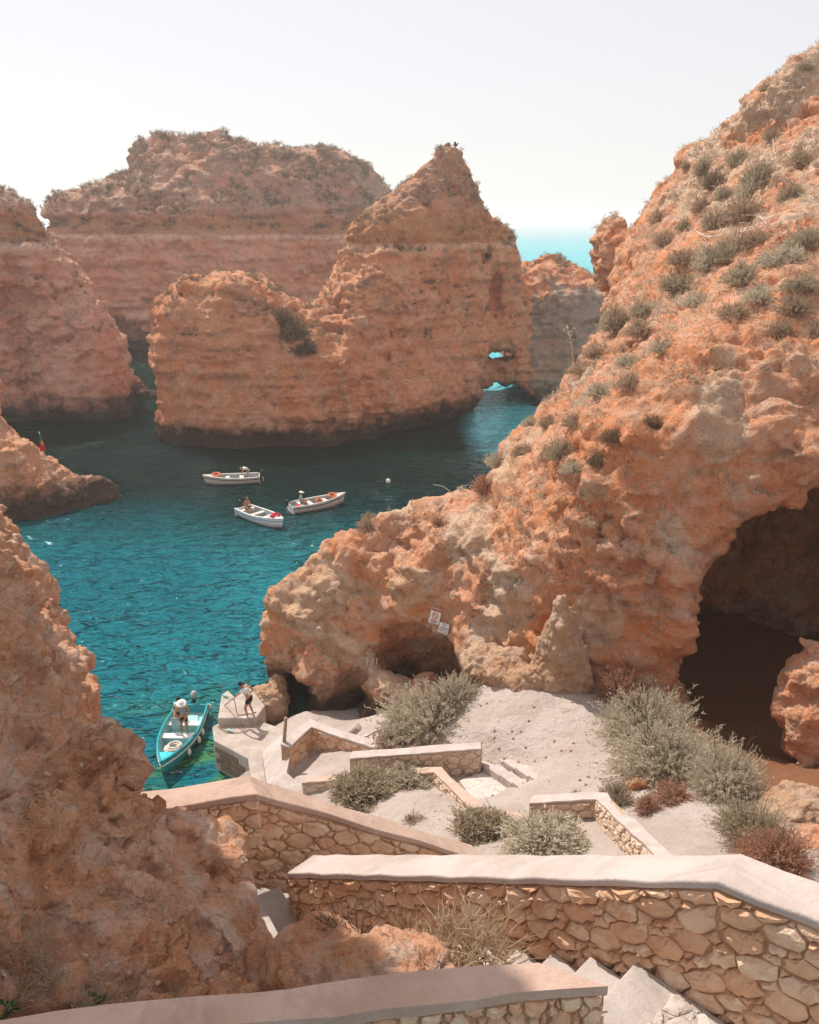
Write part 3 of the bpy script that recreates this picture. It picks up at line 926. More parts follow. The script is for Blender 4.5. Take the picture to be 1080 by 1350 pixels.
# near left cliff and the lumpy foreground rock
R = Rock((-10.5, 3.2, 9), (1.0, 18, 32.4), 0.085 * 1.15)
LV = ([(9, [(-0.6, 4.2), (-0.6, 5.6), (-1.3, 6.6), (-2.0, 7.6), (-2.9, 8.4), (-3.7, 9.6), (-4.3, 10.8), (-5.3, 12.6), (-6.6, 14.8), (-8.2, 16.5), (-14, 18), (-14, 4)]),
        (13.5, [(-0.5, 4.25), (-0.5, 5.2), (-1.05, 6.4), (-1.6, 7.1), (-2.3, 7.8), (-3.2, 8.6), (-3.9, 9.6), (-4.6, 11.2), (-5.6, 13), (-6.9, 15), (-8.5, 16.5), (-14, 17), (-14, 4.2)]),
        (14.6, [(-0.55, 4.3), (-0.75, 5.2), (-1.35, 6.2), (-1.85, 7.0), (-2.6, 7.7), (-3.5, 8.6), (-4.2, 9.8), (-5.1, 11.6), (-6.1, 13.3), (-7.2, 15), (-9, 16.5), (-14, 17), (-14, 4.2)]),
        (15.3, [(-0.9, 4.35), (-1.4, 5.2), (-2.1, 6.0), (-2.9, 6.9), (-3.7, 7.8), (-4.3, 9), (-4.9, 10.4), (-5.7, 12), (-6.6, 13.6), (-7.5, 15), (-9, 16), (-14, 17), (-14, 4.2)]),
        (15.9, [(-2.9, 4.35), (-3.2, 5.2), (-3.7, 6.4), (-4.3, 7.8), (-4.8, 9.2), (-5.3, 10.6), (-6.1, 12.4), (-7.6, 15), (-9, 15.8), (-14, 16), (-14, 4.2)]),
        (17, [(-4.0, 4.5), (-4.2, 6), (-4.8, 7.8), (-5.4, 9.6), (-6.2, 11.4), (-7.2, 13), (-8.8, 14.5), (-14, 16), (-14, 4.5)]),
        (20, [(-7.5, 5.8), (-5.5, 7.2), (-5.9, 9), (-6.3, 11), (-6.5, 12.2), (-6.8, 13), (-9, 13.8), (-14, 15), (-14, 6)]),
        (26, [(-7.5, 8.8), (-5.6, 9.2), (-5.7, 10), (-5.85, 11.8), (-6.2, 12.8), (-7, 13.2), (-14, 14.5), (-14, 9)]),
        (31.5, [(-7.5, 10.4), (-5.5, 10.8), (-5.5, 12.2), (-5.9, 13.0), (-7, 13.2), (-14, 14), (-14, 10.6)])])
R.loft([(z_, [(x - (0.12 + 0.14 * min(1, max(0, (y - 9.5) / 3))), y) for x, y in q]) for z_, q in LV], 32, 0.8)
for px, py, r in ((95, 1085, .60), (20, 1130, .5), (255, 1120, .42), (285, 1135, .28), (318, 1200, .2), (150, 1175, .36), (240, 1225, .30), (375, 1245, .24), (440, 1262, .24), (60, 1215, .34), (190, 1275, .24), (120, 1010, .45), (320, 1270, .26)):
    q = R.march(px, py)
    if q is not None: R.add((q[0], q[1] + r * .35, q[2] - r * .30), (r, r * .85, r * .8), rz=px * .02, k=0.12)
for px, py, r in ((185, 1135, .30), (275, 1180, .24), (350, 1245, .18), (110, 1235, .20), (210, 1060, .25), (20, 1060, .3), (270, 1262, .16)):
    q = R.march(px, py)
    if q is not None: R.cut((q[0], q[1], q[2]), (r * 1.5, r * .5, r * .8), rz=px * .03, k=0.12)
R.rough(lambda p: 0.22 * fbm(p / 1.6, 3) + 0.30 * np.clip(ridged(p / 1.3, 2) - 0.42, -0.4, 0.6) + 0.10 * fbm(p / 0.5, 2), 1.0)
near_cliff = rock_obj('cliff', R, M_near, 1, strata_disp((1.2, 0.10), (0.7, 0.26), (0.17, 0.09), (0.26, 0.0), (0.5, 0.0), 87.0, (0.34, 0.15)))
tag(near_cliff, 'rough orange cliff and lumpy rock in the near left corner beside the stairs', 'cliff', kind='structure')

# ------------------------------------------------------------------ sandy ground between the cliffs
GP = [(*Pz(px, py, z), z) for px, py, z in (
    (720, 950, 6.0), (700, 905, 6.0), (630, 888, 5.5), (650, 955, 5.6), (680, 985, 5.5), (760, 1020, 6.6), (820, 1000, 6.6), (900, 1080, 8.0), (850, 1045, 7.3),
    (940, 1112, 8.8), (1050, 1110, 9.2), (1000, 1000, 3.6), (1070, 1000, 4.8), (960, 965, 4.0), (1075, 1045, 6.6), (1010, 1045, 5.8), (880, 930, 6.0), (840, 940, 6.1), (560, 1050, 5.5), (520, 1085, 5.9), (480, 1040, 4.6),
    (640, 1090, 7.0), (700, 1118, 7.8), (560, 955, 4.0), (500, 965, 3.0), (440, 965, 2.0), (400, 938, 1.3), (352, 965, 1.1), (600, 1010, 4.3), (633, 1028, 4.5), (655, 1045, 4.7),
    (430, 1012, 2.9), (540, 1015, 4.0), (690, 1075, 6.2), (780, 1115, 7.8), (380, 1040, 3.0), (330, 1010, 1.0), (300, 1040, -0.5), (250, 1080, -1))]
GP += [(2, 11.5, 9.6), (4.5, 12, 9.6), (7, 12, 9.6), (0, 9.5, 11), (-2.5, 8.5, 12.3), (3, 8, 11.2), (6, 8.5, 11), (2, 5, 14), (10, 10, 10), (12, 14, 9), (16, 20, 6.5), (14, 26.5, 2.6), (12, 32, 1.8), (17, 30, 2.0), (10, 29.5, 2.4), (16, 38, 2.0), (10, 36, 2), (-6, 12, 5),
       (-5, 16, 0), (-8, 20, -2), (-9, 26, -2), (-7.5, 31, -1), (-5.5, 35, -1.5), (-3.6, 32.6, 0.2), (-1, 31, 0.9), (-2.4, 30.6, 0.9), (-12, 14, -2), (18, 12, 10), (20, 34, 1.8)]
GP = np.array(GP)
def rbf_fit(P):
    d = np.linalg.norm(P[:, None, :2] - P[None, :, :2], axis=2)
    A = np.zeros((len(P) + 3, len(P) + 3))
    A[:len(P), :len(P)] = d + np.eye(len(P)) * -0.05
    A[:len(P), -3] = 1; A[:len(P), -2:] = P[:, :2]
    A[-3, :len(P)] = 1; A[-2:, :len(P)] = P[:, :2].T
    return np.linalg.solve(A, np.concatenate([P[:, 2], [0, 0, 0]]))
GC = rbf_fit(GP)
def ground_z(x, y):
    Q = np.stack([np.atleast_1d(np.asarray(x, float)), np.atleast_1d(np.asarray(y, float))], 1)
    z = np.zeros(len(Q))
    for i, p in enumerate(GP):
        z += GC[i] * np.sqrt(((Q - p[:2]) ** 2).sum(1))
    return z + GC[-3] + Q @ GC[-2:]
def gz(x, y):
    return float(ground_z(x, y)[0])
def ground_zz(P):
    z = ground_z(P[:, 0], P[:, 1])
    q = np.stack([P[:, 0], P[:, 1], np.zeros(len(P))], 1)
    return z + 0.16 * fbm(q / 2.2, 3) + 0.05 * fbm(q / 0.5, 3)
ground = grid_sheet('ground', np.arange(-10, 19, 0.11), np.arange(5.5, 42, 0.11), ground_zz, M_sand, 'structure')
tag(ground, 'pale sandy ground sloping from the stairs to the quay', 'ground')

# ------------------------------------------------------------------ rubble stone walls
def clip_poly(P, a, b, c):
    """keep the side a*x+b*y<=c"""
    out = []
    n = len(P)
    for i in range(n):
        p, q = P[i], P[(i + 1) % n]
        dp = a * p[0] + b * p[1] - c; dq = a * q[0] + b * q[1] - c
        if dp <= 0: out.append(p)
        if (dp < 0 < dq) or (dq < 0 < dp):
            t = dp / (dp - dq)
            out.append((p[0] + (q[0] - p[0]) * t, p[1] + (q[1] - p[1]) * t))
    return out
def poly_area(P):
    return 0.5 * sum(P[i][0] * P[(i + 1) % len(P)][1] - P[(i + 1) % len(P)][0] * P[i][1] for i in range(len(P)))
def inside(P, x, y):
    c = False
    for i in range(len(P)):
        a, b = P[i], P[i - 1]
        if (a[1] > y) != (b[1] > y) and x < (b[0] - a[0]) * (y - a[1]) / (b[1] - a[1]) + a[0]:
            c = not c
    return c
def rubble_cells(outline, size, aniso, rnd, shear=0.0, spread=0.42):
    """irregular stones filling an outline: a weighted cell diagram of random centres"""
    T = lambda p: (p[0] / aniso, p[1] - shear * p[0])
    Ti = lambda p: (p[0] * aniso, p[1] + shear * p[0] * aniso)
    O = [T(p) for p in outline]
    if poly_area(O) < 0: O = O[::-1]
    xs = [p[0] for p in O]; ys = [p[1] for p in O]
    seeds = []
    area = abs(poly_area(O))
    tries = int(area / (size * size) * 220)
    rr = sorted([size * 0.5 * min(1.9, max(0.42, rnd.lognormvariate(-0.12, spread))) for _ in range(tries)], reverse=True)
    rr = rr[:tries // 6] + rr[tries // 2:]
    for r in rr:
        x, y = rnd.uniform(min(xs), max(xs)), rnd.uniform(min(ys), max(ys))
        if not inside(O, x, y): continue
        if all((x - s[0]) ** 2 + (y - s[1]) ** 2 > (0.86 * (r + s[2])) ** 2 for s in seeds):
            seeds.append((x, y, r))
    cells = []
    for i, (x, y, r) in enumerate(seeds):
        P = list(O)
        near = sorted((s for j, s in enumerate(seeds) if j != i), key=lambda s: (s[0] - x) ** 2 + (s[1] - y) ** 2)[:22]
        for s in near:
            a, b = 2 * (s[0] - x), 2 * (s[1] - y)
            c = s[0] ** 2 + s[1] ** 2 - x * x - y * y + r * r - s[2] ** 2
            P = clip_poly(P, a, b, c)
            if len(P) < 3: break
        if len(P) >= 3:
            # drop tiny edges
            Q = []
            for p in P:
                if not Q or math.hypot(p[0] - Q[-1][0], p[1] - Q[-1][1]) > size * 0.09: Q.append(p)
            if len(Q) >= 3 and poly_area(Q) > (size * 0.2) ** 2:
                cells.append([Ti(p) for p in Q])
    return cells
def stone_mesh(cell, gap, proud, rnd, M):
    """one stone: irregular faceted front, sides running back into the mortar"""
    cx = sum(p[0] for p in cell) / len(cell); cy = sum(p[1] for p in cell) / len(cell)
    sz = math.sqrt(abs(poly_area(cell)))
    ring = []
    n = len(cell)
    for i in range(n):
        p, q = cell[i], cell[(i + 1) % n]
        e = math.hypot(q[0] - p[0], q[1] - p[1])
        ring.append(p)
        m = 2 if e > sz * 0.8 else 1 if e > sz * 0.4 else 0
        for h_ in range(m):
            t = (h_ + rnd.uniform(0.75, 1.25)) / (m + 1)
            ring.append((p[0] + (q[0] - p[0]) * t, p[1] + (q[1] - p[1]) * t))
    k = len(ring)
    pr = proud * rnd.uniform(0.55, 1.35)
    tx, ty = rnd.uniform(-0.12, 0.12), rnd.uniform(-0.12, 0.12)
    def shrink(p, g, j):
        dx, dy = p[0] - cx, p[1] - cy
        d = math.hypot(dx, dy) + 1e-6
        s = max(0.3, (d - g) / d)
        return cx + dx * s + rnd.uniform(-j, j), cy + dy * s + rnd.uniform(-j, j)
    r0 = [shrink(p, gap * rnd.uniform(0.4, 2.2), sz * 0.05) for p in ring]
    v = [(x, y, -0.03) for x, y in r0]
    v += [(x, y, pr * 0.45 + (x - cx) * tx + (y - cy) * ty) for x, y in r0]
    f1 = rnd.uniform(0.60, 0.80)
    v += [(cx + (x - cx) * f1 * rnd.uniform(.85, 1.1), cy + (y - cy) * f1 * rnd.uniform(.85, 1.1), pr * rnd.uniform(0.65, 1.3) + (x - cx) * tx + (y - cy) * ty) for x, y in r0]
    v.append((cx + rnd.uniform(-.1, .1) * sz, cy + rnd.uniform(-.1, .1) * sz, pr * rnd.uniform(0.95, 1.25)))
    f = []
    for i in range(k):
        j = (i + 1) % k
        f.append((i, j, k + j, k + i))
        f.append((k + i, k + j, 2 * k + j, 2 * k + i))
        f.append((2 * k + i, 2 * k + j, 3 * k))
    return [M @ Vector(p) for p in v], f
def stone_face(parent, A, B, zoff_in, out, outline, size, aniso, mat, rnd, gap=0.012, proud=0.03, shear=0.0, limit=300, name='stone', min_px=9.0):
    """lay stones on the vertical plane through A and B; outline in (s, z), out = outward normal"""
    d = Vector((B[0] - A[0], B[1] - A[1], 0)).normalized()
    o = Vector((out[0], out[1], 0)).normalized()
    M = Matrix(((d.x, 0, o.x, A[0] + o.x * zoff_in), (d.y, 0, o.y, A[1] + o.y * zoff_in), (0, 1, 0, 0), (0, 0, 0, 1)))
    cells = rubble_cells(outline, size, aniso, rnd, shear)
    flip = M.to_3x3().determinant() < 0
    cells.sort(key=lambda c: -abs(poly_area(c)))
    rest = MB()
    for i, c in enumerate(cells):
        v, f = stone_mesh(c, gap, proud, rnd, M)
        if flip: f = [tuple(reversed(q)) for q in f]
        if i < limit:
            me = bpy.data.meshes.new(name)
            me.from_pydata(v, [], f)
            me.update()
            link(name, me, mat, parent)
        else:
            rest.add(v, f)
    if rest.v:
        tag(rest.build('small_stones', mat, parent), kind='stuff')
    return len(cells)

def offset_line(pts, w):
    """plan offset of a polyline to its left by w, mitred"""
    out = []
    n = len(pts)
    for i in range(n):
        ds = []
        if i > 0: ds.append((Vector(pts[i]) - Vector(pts[i - 1])).to_2d().normalized())
        if i < n - 1: ds.append((Vector(pts[i + 1]) - Vector(pts[i])).to_2d().normalized())
        m = sum((Vector((-d.y, d.x)) for d in ds), Vector((0, 0)))
        m.normalize()
        c = max(0.35, m.dot(Vector((-ds[0].y, ds[0].x))))
        out.append(Vector((pts[i][0] + m.x * w / c, pts[i][1] + m.y * w / c, pts[i][2])))
    return out
def strip_solid(L, R, zt, zb, mb):
    """prism between two plan lines with per-point top and bottom heights"""
    n = len(L)
    b = []
    for i in range(n):
        b += [(L[i].x, L[i].y, zt[i]), (R[i].x, R[i].y, zt[i]), (R[i].x, R[i].y, zb[i]), (L[i].x, L[i].y, zb[i])]
    f = [(3, 2, 1, 0), (4 * n - 4, 4 * n - 3, 4 * n - 2, 4 * n - 1)]
    for i in range(n - 1):
        a = 4 * i
        for k in range(4):
            f.append((a + k, a + (k + 1) % 4, a + 4 + (k + 1) % 4, a + 4 + k))
    mb.add(b, f)
def densify(pts, step):
    out = []
    for i in range(len(pts) - 1):
        a, b = Vector(pts[i]), Vector(pts[i + 1])
        n = max(1, int((b - a).length / step))
        out += [a.lerp(b, k / n) for k in range(n)]
    return out + [Vector(pts[-1])]
def make_wall(label, pts, heights, thick, side, size, group=None, cop=(0.10, 0.04), cop_mat=None, st_mat=None, mo_mat=None, aniso=1.45, faces=((True, False)),
              ends=(False, False), runs=None, name='stone_wall', proud=0.03, gap=0.012, limit=300, seed=1, cop_smooth=0.02, back_trim=0.0):
    """pts: top edge of the coping on the front side. side=+1: wall body lies to the left of the path, front is on the right."""
    rnd = random.Random(seed)
    cop_mat = cop_mat or M_coping; st_mat = st_mat or M_stone; mo_mat = mo_mat or M_mortar
    pts = [Vector(p) for p in pts]
    ct, over = cop
    c0 = pts[0]
    root = thing(name, label, 'wall', (0, 0, 0), 0, group)
    front = offset_line(pts, side * over)
    back = offset_line(pts, side * (over + thick))
    def trim(line):
        if not back_trim: return line
        d = (pts[-1] - pts[-2]); d.z = 0; d.normalize()
        e = line[-1] - d * back_trim
        return [q if (e - q).dot(d) > 0.001 else e.copy() for q in line]
    back = trim(back)
    zt = [p.z - ct for p in pts]
    zb = [p.z - ct - h for p, h in zip(pts, heights)]
    mb = MB()
    if side > 0: strip_solid(back, front, zt, zb, mb)
    else: strip_solid(front, back, zt, zb, mb)
    mb.build('mortar_core', mo_mat, root)
    # coping: slightly wavy hand-laid slab
    dp = densify(pts, 0.3)
    def wob(q, k): return 0.012 * math.sin(q.x * 3.1 + q.y * 2.3 + k) + 0.008 * math.sin(q.x * 7.7 - q.y * 5.1 + 2 * k)
    Lc = offset_line(dp, 0.0); Rc = trim(offset_line(dp, side * (thick + 2 * over)))
    Lc = [Vector((p.x + wob(p, 1), p.y + wob(p, 2), p.z)) for p in Lc]
    Rc = [Vector((p.x + wob(p, 3), p.y + wob(p, 4), p.z)) for p in Rc]
    zz = [p.z + wob(p, 5) * 0.6 for p in dp]
    mb = MB()
    A, B = (Rc, Lc) if side > 0 else (Lc, Rc)
    strip_solid(A, B, zz, [p.z - ct for p in dp], mb)
    mb.build('coping', cop_mat, root, bevel=cop_smooth, seg=3)
    # stones on the wanted faces; collinear stretches are laid as one face
    n = len(pts)
    if runs is None: runs = [(i, i + 1) for i in range(n - 1)]
    per = max(20, limit // max(1, len(runs) * sum(faces)))
    for line, use, sg in ((front, faces[0], -1), (back, faces[1], 1)):
        if not use: continue
        for a, b in runs:
            A_, B_ = line[a], line[b]
            d = (B_ - A_).to_2d().normalized()
            out = Vector((-d.y, d.x)) * side * sg
            S = [((line[i] - A_).to_2d().length) for i in range(a, b + 1)]
            ext = lambda i: S[i - a] + (-.05 if i == a and a > 0 else .05 if i == b and b < n - 1 else 0)
            top = [(ext(i), zt[i] - 0.01) for i in range(a, b + 1)]
            bot = [(ext(i), zb[i]) for i in range(a, b + 1)]
            sh = (top[-1][1] - top[0][1]) / max(0.1, top[-1][0] - top[0][0])
            stone_face(root, A_, B_, 0.0, out, bot + top[::-1], size, aniso, st_mat, rnd, gap, proud, sh * 0.6, per)
    for e, use in zip((0, -1), ends):
        if not use: continue
        F, Bk = front[e], back[e]
        q = pts[1] - pts[0] if e == 0 else pts[-1] - pts[-2]
        out = Vector((q.x, q.y)).normalized() * (-1 if e == 0 else 1)
        L = (Bk - F).to_2d().length
        stone_face(root, F, Bk, 0.0, out, [(0, zb[e]), (L, zb[e]), (L, zt[e] - .01), (0, zt[e] - .01)], size, 1.0, st_mat, rnd, gap, proud, 0, 40)
    return root

# front wall above the first flight of steps
W1L, W1K = Pz3(378, 1150, 12.95), Pz3(945, 1163, 16.45)
wd = (W1K - W1L).to_2d().normalized()
W1R = Vector((W1K.x + wd.x * 1.9, W1K.y + wd.y * 1.9, W1K.z + 0.36))
make_wall('long rubble wall with pale coping falling to the left, nearest the stair treads', [W1L, W1K, W1R], [1.25, 1.15, 1.6], 0.36, +1, 0.115,
          faces=(True, False), ends=(True, False), runs=[(0, 2)], proud=0.045, gap=0.009, seed=3, limit=300, cop=(0.085, 0.035))
# low parapet at the very bottom of the picture
PE = Pz3(800, 1298, 16.15)
PW_ = PE + (Pz3(0, 1388, 16.15) - PE).normalized() * 4.8
make_wall('rosy coping parapet at the bottom, half in shade, ending at the stair treads', [PW_, PE], [1.0, 1.0], 0.19, +1, 0.115,
          ends=(False, True), back_trim=0.40, proud=0.04, seed=5, cop=(0.085, 0.03), cop_mat=M_coping_pink, aniso=0.8)
# second wall: level stretch then falling to the right
W2L, W2A, W2R = Pz3(150, 1078, 13.8), Pz3(338, 1046, 13.8), Pz3(640, 1135, 10.95)
make_wall('peaked rubble wall with coping falling both ways, between the near rock and the quay', [W2L, W2A, W2R], [1.5, 1.5, 1.3], 0.36, +1, 0.15,
          proud=0.035, seed=8, cop=(0.10, 0.03), cop_mat=M_coping_pink, gap=0.014)

# ------------------------------------------------------------------ steps
def flight(label, foot_tip, along, across, width, rise, run, n, mat=M_step, group=None, name='stone_stair', treads_down=True, fill=0.5):
    """steps going down along 'along' from foot_tip (the upper landing edge at the wall), spreading along 'across'"""
    root = thing(name, label, 'stairs', foot_tip)
    a = Vector((along[0], along[1], 0)).normalized(); c = Vector((across[0], across[1], 0)).normalized()
    for i in range(n):
        z = -rise * (i + 1)
        o = a * run * i
        p = [o + Vector((0, 0, 0)), o + a * (run + 0.03), o + a * (run + 0.03) + c * width, o + c * width]
        j = random.uniform(-0.01, 0.01)
        vs = [q + Vector((0, 0, z + j)) for q in p] + [q + Vector((0, 0, z - fill)) for q in p]
        mb = MB().add(vs, [(0, 1, 2, 3), (7, 6, 5, 4), (0, 4, 5, 1), (1, 5, 6, 2), (2, 6, 7, 3), (3, 7, 4, 0)])
        o_ = mb.build('step', mat, root, bevel=0.018, seg=2)
        bm = bmesh.new(); bm.from_mesh(o_.data); bmesh.ops.recalc_face_normals(bm, faces=bm.faces); bm.to_mesh(o_.data); bm.free()
    return root
nrm = Vector((-wd.y, wd.x)) * -1.0           # from the front wall towards the stair side (camera side)
if nrm.y > 0: nrm = -nrm
tip = Vector((1.855, 5.2, 15.30)) + Vector((nrm.x, nrm.y, 0)) * 0.03
st = flight('worn concrete steps descending to the left under the front wall', tip, -Vector((wd.x, wd.y)), nrm, 1.02, 0.243, 0.375, 9)
# landing slab with crazy paving
mb = MB()
la = Vector((wd.x, wd.y, 0)); lc = Vector((nrm.x, nrm.y, 0))
vs = [Vector((0, 0, 0)), la * 2.6, la * 2.6 + lc * 1.6, lc * 1.6]
mb.add([v for v in vs] + [v - Vector((0, 0, .5)) for v in vs], [(3, 2, 1, 0), (4, 5, 6, 7), (0, 1, 5, 4), (1, 2, 6, 5), (2, 3, 7, 6), (3, 0, 4, 7)])
lo_ = mb.build('landing', M_step, st, bevel=0.018)
rl = random.Random(4)
Mx = Matrix(((la.x, lc.x, 0, 0), (la.y, lc.y, 0, 0), (0, 0, 1, 0), (0, 0, 0, 1)))
for c in rubble_cells([(0.36, 0.06), (2.4, 0.06), (2.4, 1.4), (0.36, 1.4)], 0.155, 1.0, rl):
    v, f = stone_mesh(c, 0.011, 0.022, rl, Mx)
    f = [tuple(reversed(q)) for q in f] if Mx.to_3x3().determinant() < 0 else f
    me = bpy.data.meshes.new('paving_stone'); me.from_pydata(v, [], f); me.update()
    link('paving_stone', me, M_paver, st)

# second flight and its landing behind the front wall, in shade
l2 = Vector((W2A.x - 0.1, W2A.y - 0.25, 12.55))
d2 = (W2R - W2A).to_2d().normalized()
n2 = Vector((d2.y, -d2.x))
st2 = flight('shaded steps running down to the right behind the end of the front wall', l2, d2, n2, 1.2, 0.24, 0.36, 12, M_step)
mb = MB()
a3, c3 = -Vector((d2.x, d2.y, 0)), Vector((n2.x, n2.y, 0))
vs = [Vector((0, 0, 0)), a3 * 1.6, a3 * 1.6 + c3 * 1.5, c3 * 1.5]
mb.add([v for v in vs] + [v - Vector((0, 0, .6)) for v in vs], [(0, 1, 2, 3), (7, 6, 5, 4), (0, 4, 5, 1), (1, 5, 6, 2), (2, 6, 7, 3), (3, 7, 4, 0)])
mb.build('landing', M_step, st2, bevel=0.02)

# ------------------------------------------------------------------ walls and paths lower down
mw = [Pz3(461, 1000, 4.75), Pz3(634, 987, 5.55)]
make_wall('short pale rubble wall with thin coping beside the big grey-green bush', mw, [0.95, 1.15], 0.34, +1, 0.15, ends=(False, True), proud=0.03, seed=12,
          cop=(0.07, 0.02), cop_mat=M_coping, st_mat=M_stone_pale, mo_mat=M_mortar_pale, gap=0.014)
lw = [Pz3(398, 1032, 3.6), Pz3(572, 1018, 5.05), Pz3(622, 1066, 6.1)]
make_wall('low kerb wall with broad pinkish coping bent round the sandy patch', lw, [0.55, 0.55, 0.5], 0.30, +1, 0.16, proud=0.03, seed=13,
          cop=(0.09, 0.02), cop_mat=M_coping_pink, st_mat=M_stone_pale, mo_mat=M_mortar_pale)
lw2 = [Pz3(622, 1070, 5.75), Pz3(668, 1076, 6.35), Pz3(760, 1100, 7.6)]
make_wall('low broken kerb wall with rosy coping behind the feathery grey grass', lw2, [0.5, 0.5, 0.5], 0.26, +1, 0.15, proud=0.03, seed=14,
          cop=(0.08, 0.02), cop_mat=M_coping_pink, st_mat=M_stone_pale, mo_mat=M_mortar_pale)
rw = [Pz3(698, 1059, 7.35), Pz3(786, 1053, 7.95), Pz3(872, 1134, 9.9)]
make_wall('white cobbly rubble wall with pale coping rising to the right towards the front wall', rw, [0.85, 0.95, 1.2], 0.30, +1, 0.14, proud=0.035, seed=15,
          cop=(0.075, 0.02), cop_mat=M_coping, st_mat=M_stone_pale, mo_mat=M_mortar_pale, gap=0.014)
# stepped channel kerbs along the lower flight
kb = [(635, 1000, 4.75, 720, 1050, 6.0, 0.42), (655, 992, 4.95, 742, 1040, 6.2, 0.42)]
for k, (x0, y0, z0, x1, y1, z1, wdt) in enumerate(kb):
    A_, B_ = Pz3(x0, y0, z0), Pz3(x1, y1, z1)
    root = thing('kerb', ['near pale kerb of the stepped drain beside the cobbled landing', 'far pale kerb of the stepped drain, next to the sand'][k], 'kerb', (0, 0, 0), 0, 'kerbs of the stepped drain')
    nb = 5
    for i in range(nb):
        p, q = A_.lerp(B_, i / nb), A_.lerp(B_, (i + 0.985) / nb)
        q.z = p.z + (q.z - p.z) * 0.75
        mb = MB()
        L = offset_line([p, q], 0.2); Rr = offset_line([p, q], -0.2)
        strip_solid(L, Rr, [p.z, q.z], [p.z - 0.6, q.z - 0.6], mb)
        mb.build('kerb_block', M_coping, root, bevel=0.02)
A_, B_ = Pz3(642, 1000, 4.5), Pz3(716, 1044, 5.65)
mb = MB(); strip_solid(offset_line([A_, B_], 0.2), offset_line([A_, B_], -0.2), [A_.z, B_.z], [A_.z - .4, B_.z - .4], mb)
M_drain = simple('wet_drain_slab', (0.28, 0.31, 0.31), 0.35, 0.4, var=0.2, obj=False)
tag(mb.build('drain_slab', M_drain), 'wet grey slab lying in the stepped drain', 'drain slab')

# cobbled landing
cb = [Pz3(606, 1030, 4.62), Pz3(640, 1018, 4.62), Pz3(706, 1062, 5.5), Pz3(634, 1068, 5.4)]
root = thing('cobbled_landing', 'pale cobbled landing between the short walls and the drain kerb', 'landing', cb[0])
b0 = cb[0].copy()
mb = MB(); mb.add([v - b0 for v in cb] + [v - b0 - Vector((0, 0, .5)) for v in cb], [(3, 2, 1, 0), (4, 5, 6, 7), (0, 1, 5, 4), (1, 2, 6, 5), (2, 3, 7, 6), (3, 0, 4, 7)])
mb.build('bed', M_mortar_pale, root)
rc = random.Random(2)
mb = MB()
nu, nv = 20, 22
for i in range(nu):
    for j in range(nv):
        u = (i + 0.5 + rc.uniform(-.12, .12)) / nu; v = (j + 0.5 + 0.5 * (i % 2) + rc.uniform(-.12, .12)) / (nv + .5)
        p = (cb[0] * (1 - u) + cb[1] * u) * (1 - v) + (cb[3] * (1 - u) + cb[2] * u) * v - b0
        s = rc.uniform(0.075, 0.10)
        mb.box(p + Vector((0, 0, 0.01)), (s, s, 0.05), rc.uniform(-.2, .2) + 0.7)
tag(mb.build('cobbles', M_paver, root, bevel=0.012, seg=1), kind='stuff')

# lower flight from the right wall down to the cobbles
f3a = Pz3(795, 1118, 8.1)
f3b = Pz3(690, 1078, 5.6)
dv = (f3b - f3a); L3 = dv.to_2d().length; n3 = max(4, int(abs(dv.z) / 0.2))
flight('pale lower steps in front of the white cobbly wall', f3a, dv.to_2d(), Vector((dv.y, -dv.x)) if (Vector((dv.y, -dv.x))).y < 0 else Vector((-dv.y, dv.x)), 1.0, abs(dv.z) / n3, L3 / n3, n3, M_paver)

# walled landing by the quay
FLZ = 2.35
fl = [Pz3(378, 992, FLZ), Pz3(412, 968, FLZ), Pz3(470, 1000, FLZ), Pz3(452, 1030, FLZ), Pz3(405, 1046, FLZ), Pz3(372, 1020, FLZ)]
mb = MB(); nn = len(fl)
mb.add(fl + [v - Vector((0, 0, 1.2)) for v in fl], [tuple(reversed(range(nn))), tuple(range(nn, 2 * nn))] + [(i, (i + 1) % nn, nn + (i + 1) % nn, nn + i) for i in range(nn)])
tag(mb.build('landing_floor', M_concrete, bevel=0.02), 'shaded earthen landing floor inside the low walls by the quay', 'floor', kind='structure')
lwa = [Pz3(382, 985, 3.35), Pz3(411, 958, 3.35), Pz3(434, 967, 3.35), Pz3(497, 987, 3.6)]
make_wall('angled low wall with broad pale coping enclosing the landing by the quay', lwa, [1.1, 1.1, 1.1, 1.1], 0.34, +1, 0.2, proud=0.03, seed=21,
          cop=(0.10, 0.03), cop_mat=M_coping)
ramp = [Pz3(345, 990, 1.75), Pz3(372, 968, 2.2), Pz3(384, 990, 3.0), Pz3(378, 1018, 2.9), Pz3(412, 1048, 3.2), Pz3(520, 1068, 4.6), Pz3(500, 1085, 4.4), Pz3(395, 1068, 2.9), Pz3(352, 1035, 2.2)]
mb = MB(); nn = len(ramp)
mb.add(ramp + [v - Vector((0, 0, 1.6)) for v in ramp], [tuple(reversed(range(nn))), tuple(range(nn, 2 * nn))] + [(i, (i + 1) % nn, nn + (i + 1) % nn, nn + i) for i in range(nn)])
o = mb.build('path', M_coping, bevel=0.03)
bm = bmesh.new(); bm.from_mesh(o.data); bmesh.ops.triangulate(bm, faces=bm.faces); bmesh.ops.recalc_face_normals(bm, faces=bm.faces); bm.to_mesh(o.data); bm.free()
tag(o, 'broad pale concrete path from the walled landing to the quay', 'path', kind='structure')

